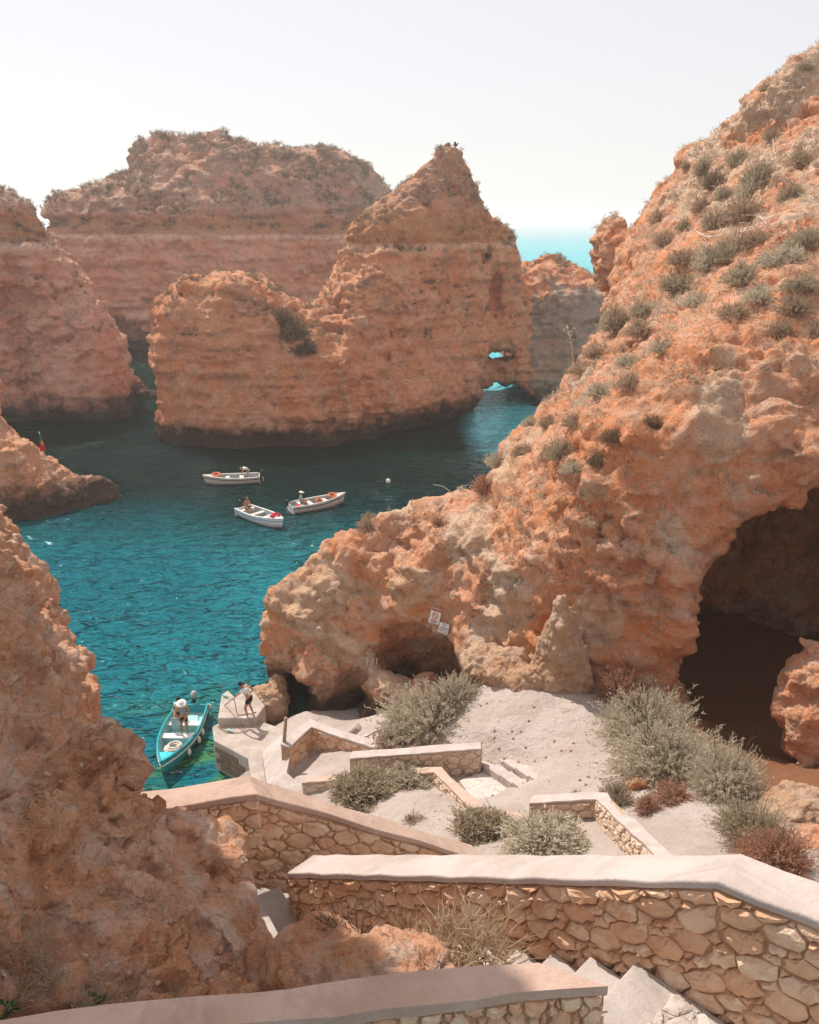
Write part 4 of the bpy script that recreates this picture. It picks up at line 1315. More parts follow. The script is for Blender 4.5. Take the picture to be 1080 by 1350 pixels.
# ------------------------------------------------------------------ quay
def slab(name, pts, depth, mat, bevel=0.03):
    b = Vector(pts[0]); n = len(pts)
    mb = MB()
    mb.add([Vector(p) for p in pts] + [Vector(p) - Vector((0, 0, depth)) for p in pts], [tuple(reversed(range(n))), tuple(range(n, 2 * n))] + [(i, (i + 1) % n, n + (i + 1) % n, n + i) for i in range(n)])
    o = mb.build(name, mat, None, bevel=bevel)
    bm = bmesh.new(); bm.from_mesh(o.data); bmesh.ops.recalc_face_normals(bm, faces=bm.faces); bm.to_mesh(o.data); bm.free()
    return o
QN = [Pz3(x, y, 1.35) for x, y in ((280, 958), (282, 976), (327, 1000), (331, 1030), (380, 1030), (385, 965), (352, 953), (338, 949), (288, 953))]
quay = thing('quay', 'two-level concrete landing quay at the foot of the stairs', 'quay', (0, 0, 0))
for nm, pts, dp in (('lower_deck', QN, 2.6), ('upper_deck', [Pz3(x, y, 1.72) for x, y in ((287, 947), (292, 917), (300, 909), (309, 918), (330, 906), (350, 930), (338, 946))], 2.6),):
    o = slab(nm, pts, dp, M_concrete, 0.05)
    o.parent = quay
# masonry blocks showing on the quay face
rq = random.Random(9)
qa, qb = Vector((QN[1].x, QN[1].y, 0)), Vector((QN[2].x, QN[2].y, 0))
dq_ = (qb - qa).normalized(); oq = Vector((dq_.y, -dq_.x, 0)); oq = -oq if oq.y > 0 else oq
M_block = simple('quay_block', (0.22, 0.155, 0.115), 0.95, 0.1, var=0.3, vscale=4, bump=0.03, bscale=25, obj=False)
Lq = (qb - qa).length
for r_ in range(4):
    s = 0.05 + (0.25 if r_ % 2 else 0)
    while s < Lq - 0.3:
        wq = rq.uniform(0.38, 0.6)
        if s + wq > Lq: break
        MB().box(qa + dq_ * (s + wq / 2) + oq * 0.012 + Vector((0, 0, 0.98 - 0.25 * r_)), (wq - 0.02, 0.05, 0.225), math.atan2(dq_.y, dq_.x)).build('masonry_block', M_block, quay, bevel=0.012)
        s += wq

# ------------------------------------------------------------------ small helpers for things
bpy.context.view_layer.update()
def hit(px, py, obj):
    u, dy, dz = ray(px, py)
    d = Vector((u, dy, dz)).normalized()
    ok, loc, nor, _ = obj.ray_cast(Vector((0, 0, CAMZ)), d)
    return (loc, nor) if ok else (None, None)
M_white = simple('white_paint', (0.74, 0.72, 0.68), 0.45, 0.4, var=0.08)
M_cream = simple('cream_paint', (0.66, 0.60, 0.52), 0.5, 0.4, var=0.1)
M_teal = simple('turquoise_paint', (0.015, 0.30, 0.34), 0.4, 0.4, var=0.15)
M_teal_lt = simple('light_turquoise_paint', (0.03, 0.50, 0.54), 0.4, 0.4, var=0.12)
M_aqua = simple('pale_aqua_paint', (0.30, 0.52, 0.52), 0.5, 0.4, var=0.12)
M_navy = simple('dark_blue_paint', (0.02, 0.05, 0.09), 0.4, 0.4)
M_blue_lt = simple('sky_blue_paint', (0.16, 0.40, 0.52), 0.4, 0.4)
M_black = simple('black_plastic', (0.015, 0.016, 0.018), 0.4, 0.4)
M_greyp = simple('grey_plastic', (0.30, 0.33, 0.34), 0.35, 0.5)
M_deck = simple('boat_floor', (0.36, 0.42, 0.42), 0.7, 0.2, var=0.2)
M_seat = simple('seat_board', (0.62, 0.56, 0.50), 0.6, 0.3, var=0.12)
M_rope = simple('pale_rope', (0.55, 0.50, 0.43), 0.9, 0.1, var=0.25, vscale=40)
M_rope_d = simple('brown_rope', (0.24, 0.15, 0.09), 0.9, 0.1, var=0.25, vscale=40)
M_red = simple('red_cloth', (0.60, 0.015, 0.035), 0.8, 0.1, var=0.2)
M_orange = simple('orange_plastic', (0.55, 0.13, 0.05), 0.6, 0.3, var=0.25)
M_skin = simple('tanned_skin', (0.42, 0.20, 0.115), 0.6, 0.3, var=0.08)
M_hair = simple('dark_hair', (0.02, 0.015, 0.012), 0.7, 0.2)
M_hair_b = simple('fair_hair', (0.36, 0.23, 0.12), 0.7, 0.2)
M_wcloth = simple('white_cloth', (0.70, 0.68, 0.66), 0.85, 0.1, var=0.06)
M_bcloth = simple('black_cloth', (0.02, 0.02, 0.023), 0.9, 0.1)
M_acloth = simple('pale_blue_cloth', (0.28, 0.45, 0.48), 0.9, 0.1)
M_gcloth = simple('grey_cloth', (0.30, 0.29, 0.28), 0.9, 0.1)
M_wood = simple('weathered_wood', (0.30, 0.22, 0.16), 0.85, 0.2, var=0.3, vscale=8)
M_steel = simple('galvanised_steel', (0.42, 0.44, 0.45), 0.45, 0.5, 0.6)
M_rust = simple('rusty_steel', (0.20, 0.085, 0.04), 0.8, 0.2, var=0.3, vscale=12)
M_green = simple('green_cloth', (0.02, 0.22, 0.06), 0.8, 0.1)
M_yellow = simple('yellow_print', (0.70, 0.46, 0.05), 0.7, 0.2)
M_darkrock = rock_mat('wet_rock', 0.7, warm=(0.10, 0.075, 0.055), pale=(0.17, 0.13, 0.10), deep=(0.07, 0.05, 0.035), grey=(0.13, 0.115, 0.10), strata=0.2, tide=True)

# ------------------------------------------------------------------ boats
def boat(label, stern, bow, beam, hull_m, inner_m, rail_m, stripe_m, benches=(0.3, 0.52), deck_from=0.80, group=None, deck_m=None, bench_m=None, cowl_m=None, sheer=0.50, tiller=True):
    stern = Vector((*stern, 0)); bow = Vector((*bow, 0))
    L = (bow - stern).length
    d = (bow - stern).normalized()
    root = thing('motor_boat', label, 'boat', stern, math.atan2(d.y, d.x), group)
    T = [0, .06, .16, .28, .4, .52, .64, .75, .84, .91, .96, 1.0]
    def hb(t):
        return beam / 2 * (0.86 + 0.14 * min(1, t / .3)) * (1 if t < .38 else max(0.012, 1 - ((t - .38) / .62) ** 2.4))
    def sh(t): return sheer + 0.06 * (1 - t) ** 2 + 0.30 * t ** 2.4
    def section(t, inset=0.0, floor=None):
        b = max(0.01, hb(t) - inset); s = sh(t)
        k = -0.14 + 0.30 * max(0, (t - .72) / .28) ** 2
        x = t * L if t < 1 else L
        rake = lambda z: 0.30 * max(0, z) * max(0, (t - .7) / .3)
        if floor is None:
            return [(x + rake(s), b, s), (x + rake(s * .45), b * .93, s * .42), (x, b * .72, 0.02 + k * .4), (x - .05 * t, 0.0, k)]
        fz = max(floor, k + .12)
        return [(x + rake(s), b, s), (x + rake(fz), b * .88, fz), (x, 0.0, fz)]
    def shell(inset, floor, rev):
        secs = [section(t, inset, floor) for t in T]
        m = len(secs[0])
        vs = []; fs = []
        for s_ in secs:
            row = s_ + [(p[0], -p[1], p[2]) for p in s_[-2::-1]]
            vs += row
        w_ = 2 * m - 1
        for i in range(len(T) - 1):
            for k in range(w_ - 1):
                q = (i * w_ + k, i * w_ + k + 1, (i + 1) * w_ + k + 1, (i + 1) * w_ + k)
                fs.append(q if rev else q[::-1])
        e = tuple(range(w_))
        fs.append(e[::-1] if rev else e)
        return vs, fs
    MB().add(*shell(0, None, False)).build('hull', hull_m, root, smooth=True)
    MB().add(*shell(0.07, 0.16, True)).build('inner_shell', inner_m, root)
    rail = [Vector((t * L + 0.30 * sh(t) * max(0, (t - .7) / .3), hb(t) - .03, sh(t) + .015)) for t in T]
    railp = rail + [Vector((p.x, -p.y, p.z)) for p in rail[::-1]]
    MB().tube(railp, 0.055, 6).build('gunwale', rail_m, root, smooth=True)
    st_ = [Vector((t * L + 0.3 * sh(t) * .72 * max(0, (t - .7) / .3), hb(t) * 0.985 + .012, sh(t) * .74)) for t in T]
    for sgn in (1, -1):
        MB().tube([Vector((p.x, p.y * sgn, p.z)) for p in st_], 0.035, 5).build('rub_rail', stripe_m, root, smooth=True)
    MB().box((0.03, 0, (sh(0) - 0.1) / 2), (0.07, hb(0) * 2 - .02, sh(0) + .06)).build('transom', hull_m, root, bevel=.015)
    # foredeck
    tt = [t for t in T if t >= deck_from - .001] or T[-3:]
    vs = []; fs = []
    for t in tt:
        x = t * L + 0.30 * sh(t) * max(0, (t - .7) / .3)
        vs += [(x, hb(t) - .03, sh(t) - .01), (x, 0, sh(t) + .03), (x, -hb(t) + .03, sh(t) - .01)]
    for i in range(len(tt) - 1):
        for k in (0, 1):
            fs.append((3 * i + k, 3 * i + k + 1, 3 * i + k + 4, 3 * i + k + 3))
    MB().add(vs, [f[::-1] for f in fs]).build('foredeck', deck_m or hull_m, root)
    for t in benches:
        MB().box((t * L, 0, sh(t) * .74), (0.34, hb(t) * 2 - .16, 0.06)).build('bench', bench_m or M_seat, root, bevel=.015)
        MB().box((t * L, 0, sh(t) * .74 * .5 + .06), (0.26, hb(t) * 2 - .22, sh(t) * .55)).build('bench_box', inner_m, root)
    # outboard motor
    mo = MB().ball((-.24, 0, sh(0) + .30), (.20, .15, .19), 12, 8).build('outboard_motor', cowl_m or M_black, root, smooth=True)
    MB().box((-.22, 0, sh(0) + .06), (.16, .14, .22)).build('motor_mount', M_black, mo, bevel=.02)
    MB().box((-.26, 0, -.02), (.13, .07, .75)).build('motor_leg', M_greyp, mo, bevel=.02)
    if tiller: MB().tube([(-.1, 0, sh(0) + .25), (.38, .06, sh(0) + .30)], .022, 6).build('tiller', M_black, mo)
    return root, L, sh, hb
def bpt(b, x, y, z):
    r = b[0]
    c, s = math.cos(r.rotation_euler.z), math.sin(r.rotation_euler.z)
    return Vector((r.location.x + x * c - y * s, r.location.y + x * s + y * c, r.location.z + z))
GB = 'small white motor boats out in the cove'
b1 = boat('long cream boat with its bow to the left, farthest of the three white boats', Pz(343, 634, 0), Pz(272, 638, 0), 1.55, M_cream, M_deck, M_white, M_navy, (0.34, 0.60), group=GB, sheer=.46)
b2 = boat('white boat with a pale blue hull band and a red bundle on its bow', Pz(320, 677, 0), Pz(372, 697, 0), 1.6, M_white, M_deck, M_white, M_blue_lt, (0.36, 0.62), group=GB)
b3 = boat('white boat with dark side stripe and orange rings aboard, its bow to the right', Pz(383, 675, 0), Pz(452, 663, 0), 1.55, M_white, M_deck, M_white, M_navy, (0.38, 0.66), group=GB)
b4 = boat('turquoise open boat with white bench boards moored beside the concrete quay', Pz(256, 942, 0), Pz(217, 1024, 0), 1.62, M_teal, M_aqua, M_teal, M_white, (0.30, 0.52), 0.84, deck_m=M_teal_lt, bench_m=M_white, cowl_m=M_greyp, sheer=.52)
def coil(name, label, cat, c, R0, r, turns, mat, flat=0.5):
    pts = []
    n = 14 * turns
    rr = random.Random(len(name) + turns)
    for i in range(n + 1):
        a = 2 * PI * i / 14
        q = R0 * (0.55 + 0.45 * (0.5 + 0.5 * math.sin(i * 0.37))) + rr.uniform(-.02, .02)
        pts.append(Vector((c[0] + q * math.cos(a), c[1] + q * math.sin(a), c[2] + r + flat * r * (i / 14) + rr.uniform(0, .3) * r)))
    return tag(MB().tube(pts, r, 6).build(name, mat, smooth=True), label, cat)
def torus_ring(name, label, cat, c, R0, r, mat, group=None, tilt=(0.2, 0.1)):
    o = MB().tube([Vector((R0 * math.cos(2 * PI * i / 16), R0 * math.sin(2 * PI * i / 16), 0)) for i in range(17)], r, 8, False).build(name, mat, smooth=True)
    o.location = c; o.rotation_euler = (tilt[0], tilt[1], 0)
    return tag(o, label, cat, group)
coil('rope_coil', 'heap of pale rope on the bow of the turquoise boat', 'rope', bpt(b4, b4[1] * .78, .12, b4[2](.78) * .72), .34, .055, 5, M_rope, .9)
def bundle(name, label, cat, c, s, mat, seed):
    mb = MB(); rr = random.Random(seed)
    for k in range(7):
        mb.ball(Vector(c) + Vector((rr.uniform(-s, s), rr.uniform(-s, s) * .8, rr.uniform(0, s * .35))), (s * rr.uniform(.35, .6), s * rr.uniform(.3, .5), s * rr.uniform(.22, .35)), 7, 5, Matrix.Rotation(rr.uniform(0, 3), 3, 'Z'))
    return tag(mb.build(name, mat, smooth=True), label, cat)
bundle('life_jacket', 'red bundle lying on the bow of the white boat with the pale blue band', 'life jacket', bpt(b2, b2[1] * .86, 0, b2[2](.86) + .08), .30, M_red, 2)
torus_ring('lifebuoy', 'orange-red ring lying on the bow of the farthest boat', 'lifebuoy', bpt(b1, b1[1] * .80, 0, b1[2](.8) + .12), .30, .10, M_orange)
torus_ring('lifebuoy', 'orange ring in the bow of the boat with the dark side stripe', 'lifebuoy', bpt(b3, b3[1] * .80, 0, b3[2](.8) + .1), .28, .09, M_orange)
torus_ring('lifebuoy', 'brown-orange ring before the middle bench of the boat with the dark side stripe', 'lifebuoy', bpt(b3, b3[1] * .55, 0, .42), .26, .09, M_orange, tilt=(.5, .5))
bundle('cloth_bundle', 'red cloth heap beside the motor of the boat with the dark side stripe', 'cloth', bpt(b3, b3[1] * .13, -.25, .42), .24, M_red, 5)
bundle('cloth_bundle', 'red and pale cloth heap under the rope pile on the turquoise boat', 'cloth', bpt(b4, b4[1] * .70, .15, .42), .13, M_red, 6)
for k, (t, z) in enumerate(((.40, .30), (.52, .28), (.72, .30), (.02, .5))):
    hb_ = b4[3](t) + .06
    p = bpt(b4, t * b4[1], hb_, z)
    o = MB().ball((0, 0, 0), (.085, .085, .17 if k < 3 else .12), 10, 8).build('fender', M_white, smooth=True)
    o.location = p
    tag(o, ['white fender amidships on the quay side of the turquoise boat, nearer its stern', 'white fender amidships on the quay side of the turquoise boat, second from the stern', 'white fender hanging near the bow of the turquoise boat', 'round white fender on the stern corner of the turquoise boat'][k], 'fender', 'fenders of the turquoise boat')
buo = MB().ball((0, 0, .12), (.2, .2, .22), 12, 8).build('buoy', M_white, smooth=True)
buo.location = (*Pz(512, 636, 0), 0)
tag(buo, 'small white buoy floating alone in dark water under the stack', 'buoy')

# ------------------------------------------------------------------ people
def skin_mesh(name, nodes, edges, mat, parent, root_key, sub=1):
    keys = list(nodes)
    me = bpy.data.meshes.new(name)
    me.from_pydata([nodes[k][0] for k in keys], [(keys.index(a), keys.index(b)) for a, b in edges], [])
    o = link(name, me, mat, parent)
    o.modifiers.new('skin', 'SKIN')
    for i, k in enumerate(keys):
        r = nodes[k][1]
        me.skin_vertices[0].data[i].radius = (r, r) if not isinstance(r, tuple) else r
        me.skin_vertices[0].data[i].use_root = (k == root_key)
    m = o.modifiers.new('sub', 'SUBSURF'); m.levels = sub; m.render_levels = sub
    return o
def person(label, loc, rz, J, top_m=None, bottom_m=None, hair_m=M_hair, hat=None, shoes=None, vest=False, long_sleeve=False):
    """J: joint positions in metres, facing +X, feet at z=0"""
    root = thing('person', label, 'person', loc, rz)
    V3 = lambda k: Vector(J[k])
    nodes = {}; edges = []
    def nd(k, p, r): nodes[k] = (tuple(p), r)
    nd('pelvis', V3('pelvis'), (.115, .14)); nd('waist', V3('pelvis').lerp(V3('chest'), .45), (.095, .12)); nd('chest', V3('chest'), (.115, .15))
    nd('neck', V3('chest').lerp(V3('head'), .52), .055); nd('head', V3('head'), (.085, .078)); 
    hd = (V3('head') - V3('chest')).normalized()
    nd('crown', V3('head') + hd * .09, (.075, .07))
    face = Vector(J.get('face', (1, 0, -.15))).normalized()
    nd('nose', V3('head') + face * .098 - hd * .005, .016)
    edges += [('pelvis', 'waist'), ('waist', 'chest'), ('chest', 'neck'), ('neck', 'head'), ('head', 'crown'), ('head', 'nose')]
    for s, sg in (('l', 1), ('r', -1)):
        nd('sh' + s, V3('sh' + s), .062); nd('el' + s, V3('el' + s), .042); nd('wr' + s, V3('wr' + s), .030)
        fd = (V3('wr' + s) - V3('el' + s)).normalized()
        side = fd.cross(Vector((0.1, 0.2, 1))).normalized()
        nd('palm' + s, V3('wr' + s) + fd * .07, (.038, .022))
        edges += [('chest', 'sh' + s), ('sh' + s, 'el' + s), ('el' + s, 'wr' + s), ('wr' + s, 'palm' + s)]
        for i, (off, ln) in enumerate(((-.028, .070), (-.010, .085), (.010, .080), (.028, .062))):
            b = V3('wr' + s) + fd * .095 + side * off
            nd(f'f{s}{i}', b, .010); nd(f'g{s}{i}', b + fd * ln + Vector((0, 0, -.02)), .008)
            edges += [('palm' + s, f'f{s}{i}'), (f'f{s}{i}', f'g{s}{i}')]
        nd('th' + s, V3('wr' + s) + fd * .06 + side * .055 * sg, .010)
        edges += [('palm' + s, 'th' + s)]
        nd('hip' + s, V3('hip' + s), .092); nd('kn' + s, V3('kn' + s), .060); nd('an' + s, V3('an' + s), .038)
        nd('to' + s, V3('to' + s), (.042, .028))
        edges += [('pelvis', 'hip' + s), ('hip' + s, 'kn' + s), ('kn' + s, 'an' + s), ('an' + s, 'to' + s)]
    skin_mesh('body', nodes, edges, M_skin, root, 'pelvis', 1)
    if top_m:
        n2_ = {}; e2 = []
        def n_(k, p, r): n2_[k] = (tuple(p), r)
        n_('w', V3('pelvis').lerp(V3('chest'), .12), (.125, .15)); n_('m', V3('pelvis').lerp(V3('chest'), .55), (.115, .14)); n_('c', V3('chest'), (.135, .165)); n_('n', V3('chest').lerp(V3('head'), .36), .085)
        e2 += [('w', 'm'), ('m', 'c'), ('c', 'n')]
        for s in 'lr':
            n_('s' + s, V3('sh' + s), .078); e2.append(('c', 's' + s))
            if not vest:
                n_('e' + s, V3('sh' + s).lerp(V3('el' + s), .92 if long_sleeve else .5), .062); e2.append(('s' + s, 'e' + s))
        skin_mesh('shirt', n2_, e2, top_m, root, 'w', 1)
    if bottom_m:
        n3_ = {'p': (tuple(V3('pelvis')), (.13, .155)), 'q': (tuple(V3('pelvis').lerp(V3('chest'), .16)), (.115, .135))}; e3 = [('p', 'q')]
        for s in 'lr':
            n3_['h' + s] = (tuple(V3('hip' + s)), .112); n3_['k' + s] = (tuple(V3('hip' + s).lerp(V3('kn' + s), .55)), .092)
            e3 += [('p', 'h' + s), ('h' + s, 'k' + s)]
        skin_mesh('shorts', n3_, e3, bottom_m, root, 'p', 1)
    hc = V3('head') + hd * .055 - face * .022
    MB().ball(hc, (.102, .098, .100), 10, 7).build('hair', hair_m, root, smooth=True)
    if hat:
        mb = MB(); c = V3('head') + hd * .105
        Q = hd.to_track_quat('Z', 'Y').to_matrix()
        mb.ball(c, (.11, .11, .085), 12, 8, Q)
        for rr_, zz_ in ((.21, 0),):
            ring = [c + Q @ Vector((rr_ * math.cos(2 * PI * i / 14), rr_ * math.sin(2 * PI * i / 14), -.012 + .018 * math.sin(i))) for i in range(14)]
            ring2 = [c + Q @ Vector((.09 * math.cos(2 * PI * i / 14), .09 * math.sin(2 * PI * i / 14), .02)) for i in range(14)]
            mb.add(ring + ring2, [(i, (i + 1) % 14, 14 + (i + 1) % 14, 14 + i) for i in range(14)])
        mb.build('hat', hat, root, smooth=True)
    if shoes:
        for s in 'lr':
            a, b = V3('an' + s), V3('to' + s)
            mb = MB(); m_ = (a + b) / 2 + Vector((.02, 0, -.005)); dd = (b - a); ang = math.atan2(dd.y, dd.x)
            mb.ball((m_.x, m_.y, .045), (.135, .052, .05), 10, 6, Matrix.Rotation(ang, 3, 'Z'))
            mb.build('shoe', shoes, root, smooth=True)
    return root
def joints(**kw):
    J = dict(pelvis=(0, 0, .92), chest=(.03, 0, 1.32), head=(.08, 0, 1.60), shl=(.03, .18, 1.40), shr=(.03, -.18, 1.40), ell=(.02, .24, 1.12), elr=(.02, -.24, 1.12),
             wrl=(.12, .24, .88), wrr=(.12, -.24, .88), hipl=(0, .10, .86), hipr=(0, -.10, .86), knl=(.04, .11, .48), knr=(.04, -.11, .48),
             anl=(0, .11, .07), anr=(0, -.11, .07), tol=(.15, .13, .03), tor=(.15, -.13, .03))
    J.update(kw)
    return J
# on the quay: stooping a little, pulling a mooring rope
QZ = 1.72
qp = Pz(329, 944, QZ)
person('person in white top and black shorts on the quay, pulling a mooring rope', (qp[0], qp[1], QZ), PI * 0.93,
       joints(pelvis=(-.06, 0, .88), chest=(.10, 0, 1.24), head=(.27, .03, 1.45), face=(1, .1, -.7), shl=(.13, .17, 1.29), shr=(.13, -.19, 1.31),
              ell=(.34, .22, 1.10), wrl=(.52, .18, .90), elr=(-.10, -.33, 1.10), wrr=(.05, -.24, .88), hipl=(-.05, .10, .83), hipr=(-.06, -.11, .83), knl=(.10, .14, .46), knr=(.02, -.13, .46),
              anl=(-.02, .20, .07), anr=(-.10, -.16, .07), tol=(.13, .24, .03), tor=(.06, -.18, .03)), M_wcloth, M_bcloth, M_hair, None, M_wcloth)
ca_, sa_ = math.cos(PI * .93), math.sin(PI * .93)
hx, hy = .60, .18
hand = Vector((qp[0] + hx * ca_ - hy * sa_, qp[1] + hx * sa_ + hy * ca_, QZ + .84))
sternp = bpt(b4, .08, b4[3](0) - .02, b4[2](0) + .03)
rp = [hand, hand.lerp(sternp, .3) + Vector((0, 0, -.22)), hand.lerp(sternp, .6) + Vector((0, 0, -.32)), hand.lerp(sternp, .85) + Vector((0, 0, -.14)), sternp]
tag(MB().tube(rp, .02, 6).build('mooring_rope', M_rope_d, smooth=True), 'brown rope from the hand of the person on the quay to the turquoise boat', 'rope')
rd = [hand + Vector((.06, .0, -.02)), hand + Vector((.10, .02, -.4)), hand + Vector((.13, .05, -.80)), hand + Vector((.42, .12, -.82)), hand + Vector((.85, .30, -.82))]
tag(MB().tube(rd, .018, 6).build('mooring_rope', M_rope_d, smooth=True), 'loose rope end falling from the hand of the person onto the quay', 'rope')
lr = [Pz3(286, 957, 1.38), Pz3(300, 966, 1.38), Pz3(316, 966, 1.38), Pz3(326, 964, 1.38), Pz3(318, 954, 1.40), Pz3(316, 950, 1.72)]
tag(MB().tube(lr, .014, 5).build('mooring_rope', M_rope_d, smooth=True), 'thin rope lying in a loop on the lower quay deck', 'rope')
for px, py, z, lab in ((303, 963, 1.42, 'small pale blue bottle lying on the lower quay deck'), (297, 917, 1.80, 'small teal bottle at the far corner of the quay')):
    p = Pz3(px, py, z)
    o = MB().tube([(-.13, 0, 0), (.08, 0, 0), (.12, 0, 0), (.19, 0, 0)], [.05, .05, .025, .025], 8).build('bottle', M_aqua, smooth=True)
    o.location = p; o.rotation_euler = (0, 0, -.6)
    tag(o, lab, 'bottle')
# in the turquoise boat
bz = b4[0].rotation_euler.z
p = bpt(b4, b4[1] * .40, .10, .16)
person('person in white hat and open vest standing in the turquoise boat', p, bz + .15,
       joints(head=(.12, 0, 1.56), face=(1, 0, -.6), ell=(.10, .30, 1.14), wrl=(.26, .16, 1.0), elr=(.10, -.30, 1.14), wrr=(.26, -.16, 1.0)), M_gcloth, M_bcloth, M_hair, M_wcloth, None, vest=True)
tw = MB()
for i in range(7):
    for j in range(6):
        tw.v.append((0.02 * math.sin(i * 1.7 + j), (i - 3) * .055 + .01 * math.sin(j * 2 + i), -.13 * j))
tw.f = [(i * 6 + j, i * 6 + j + 1, (i + 1) * 6 + j + 1, (i + 1) * 6 + j) for i in range(6) for j in range(5)]
o = tw.build('towel', M_acloth, smooth=True); md = o.modifiers.new('thick', 'SOLIDIFY'); md.thickness = .025
o.location = p + Matrix.Rotation(bz, 3, 'Z') @ Vector((.22, -.30, .95)); o.rotation_euler = (0, .1, bz)
tag(o, 'pale blue towel hanging in front of the person with the white hat', 'towel')
p = bpt(b4, b4[1] * .18, -.34, .16)
SIT = dict(pelvis=(0, 0, .46), chest=(.04, 0, .86), head=(.10, 0, 1.13), shl=(.04, .18, .93), shr=(.04, -.18, .93), ell=(.10, .24, .68), elr=(.10, -.24, .68), wrl=(.32, .16, .60), wrr=(.32, -.16, .60),
           hipl=(.04, .10, .44), hipr=(.04, -.10, .44), knl=(.44, .13, .46), knr=(.44, -.13, .46), anl=(.46, .13, .07), anr=(.46, -.13, .07), tol=(.60, .14, .03), tor=(.60, -.14, .03))
MB_ = MB().box((0, 0, .2), (.3, .34, .4)).build('seat_box', M_seat, b4[0], bevel=.02); MB_.location = (b4[1] * .18, -.34, .16)
person('person with dark hair and cap sitting in the stern of the turquoise boat', p, bz, joints(**SIT), M_wcloth, M_bcloth, M_hair, None, None)
# in the white boats
p = bpt(b1, b1[1] * .22, 0, .16)
person('person in white shirt bending over in the stern of the farthest boat', p, b1[0].rotation_euler.z,
       joints(pelvis=(-.08, 0, .86), chest=(.28, 0, 1.06), head=(.50, 0, 1.02), face=(.6, 0, -1), shl=(.30, .18, 1.06), shr=(.30, -.18, 1.06), ell=(.42, .22, .80), elr=(.42, -.22, .80), wrl=(.50, .16, .56), wrr=(.50, -.16, .56),
              hipl=(-.08, .1, .82), hipr=(-.08, -.1, .82)), M_wcloth, M_gcloth, M_hair_b)
p = bpt(b2, b2[1] * .13, 0, .2)
person('person sitting by the motor of the white boat with the pale blue band', p, b2[0].rotation_euler.z - .2, joints(**SIT), None, M_bcloth, M_hair_b)
MB_ = MB().box((b2[1] * .13, 0, .36), (.3, b2[3](.13) * 2 - .2, .3)).build('bench', M_seat, b2[0], bevel=.02)
p = bpt(b3, b3[1] * .20, .05, .2)
person('person in pale blue top and cap sitting in the boat with the dark side stripe', p, b3[0].rotation_euler.z - .3, joints(**SIT), M_acloth, M_acloth, M_hair, M_wcloth, None, long_sleeve=True)
MB_ = MB().box((b3[1] * .20, 0, .36), (.3, b3[3](.2) * 2 - .2, .3)).build('bench', M_seat, b3[0], bevel=.02)

# ------------------------------------------------------------------ flag on the shore rock
fp, _ = hit(57, 603, flag_rock)
if fp is None: fp = Py(57, 600, 61)
fl_ = thing('flag', 'green and red flag hanging limp from a pole on the low rock spit', 'flag', fp)
MB().tube([(0, 0, -.4), (0, 0, 1.95)], .025, 8).build('flagpole', M_white, fl_, smooth=True)
MB().ball((0, 0, 1.97), .05, 8, 6).build('finial', M_white, fl_, smooth=True)
fv = []; fm = []
nu_, nv_ = 12, 14
for i in range(nu_ + 1):
    for j in range(nv_ + 1):
        u, v = i / nu_, j / nv_            # u along the fly, v downwards from the hoist top
        wv = .06 + .42 * v
        x = (u - .42) * wv + .03 * math.sin(u * 16) * (.3 + v)
        fv.append((x + .02, -.05 + .09 * math.sin(u * 14 + .5 * v), 1.82 - 1.35 * v * (1 - .10 * u) - .02 * u))
fc = [(i * (nv_ + 1) + j, i * (nv_ + 1) + j + 1, (i + 1) * (nv_ + 1) + j + 1, (i + 1) * (nv_ + 1) + j) for i in range(nu_) for j in range(nv_)]
for k, (nm, m_) in enumerate((('green_field', M_green), ('red_field', M_red), ('shield', M_yellow))):
    mb = MB(); mb.v = fv
    def sel(i, j):
        u, v = (i + .5) / nu_, (j + .5) / nv_
        if (u - .66) ** 2 / .05 + (v - .5) ** 2 / .018 < 1: return 2
        return 0 if v < .36 + .26 * u else 1
    mb.f = [f for q, f in enumerate(fc) if sel(q // nv_, q % nv_) == k]
    o = mb.build(nm, m_, fl_, smooth=True)
    bm = bmesh.new(); bm.from_mesh(o.data); bmesh.ops.delete(bm, geom=[v for v in bm.verts if not v.link_faces], context='VERTS'); bm.to_mesh(o.data); bm.free()

# ------------------------------------------------------------------ signs on the headland
def plate(parent, name, x, y, w_, h_, mat, z=0.0, t=0.006, M=None):
    o = MB().box((x, y, z), (w_, h_, t)).build(name, mat, parent, bevel=0.002, seg=1)
    return o
M_print = simple('dark_print', (0.05, 0.05, 0.055), 0.7)
M_redprint = simple('red_print', (0.52, 0.13, 0.075), 0.7, var=0.2)
M_redhot = simple('bright_red_print', (0.70, 0.02, 0.06), 0.7)
M_frame = simple('dark_frame', (0.16, 0.12, 0.09), 0.7)
def sign_root(label, px, py, w_px, roll):
    p, n = hit(px, py, headland)
    f = Vector((-.32, -.90, .28)).normalized()
    up = (Vector((0, 0, 1)) - f * f.z).normalized()
    rt = up.cross(f)
    M = Matrix((rt, up, f)).transposed().to_4x4() @ Matrix.Rotation(roll, 4, 'Z')
    # stand the board clear of the lumps behind it
    lift = 0.05
    for ox in (-.3, 0, .3):
        for oy in (-.4, 0, .4):
            q, _ = hit(px + ox * w_px * 1.1, py + oy * w_px * 1.4, headland)
            if q is not None: lift = max(lift, (q - p).dot(f) + .04)
    r = thing('warning_sign', label, 'sign', p + f * lift)
    r.rotation_euler = M.to_euler()
    for ox in (-.2, .2):
        MB().tube([(ox, 0, -.005), (ox, 0, -lift - .25)], .014, 6).build('fixing_rod', M_steel, r)
    return r
s1 = sign_root('white warning sign with a red band and a red prohibition ring on the headland wall', 576, 811, 17, -0.16)
SW, SH = .44, .62
plate(s1, 'board', 0, 0, SW, SH, M_white, 0, .012)
plate(s1, 'top_edge', 0, SH / 2 - .02, SW * .96, .025, M_greyp, .010)
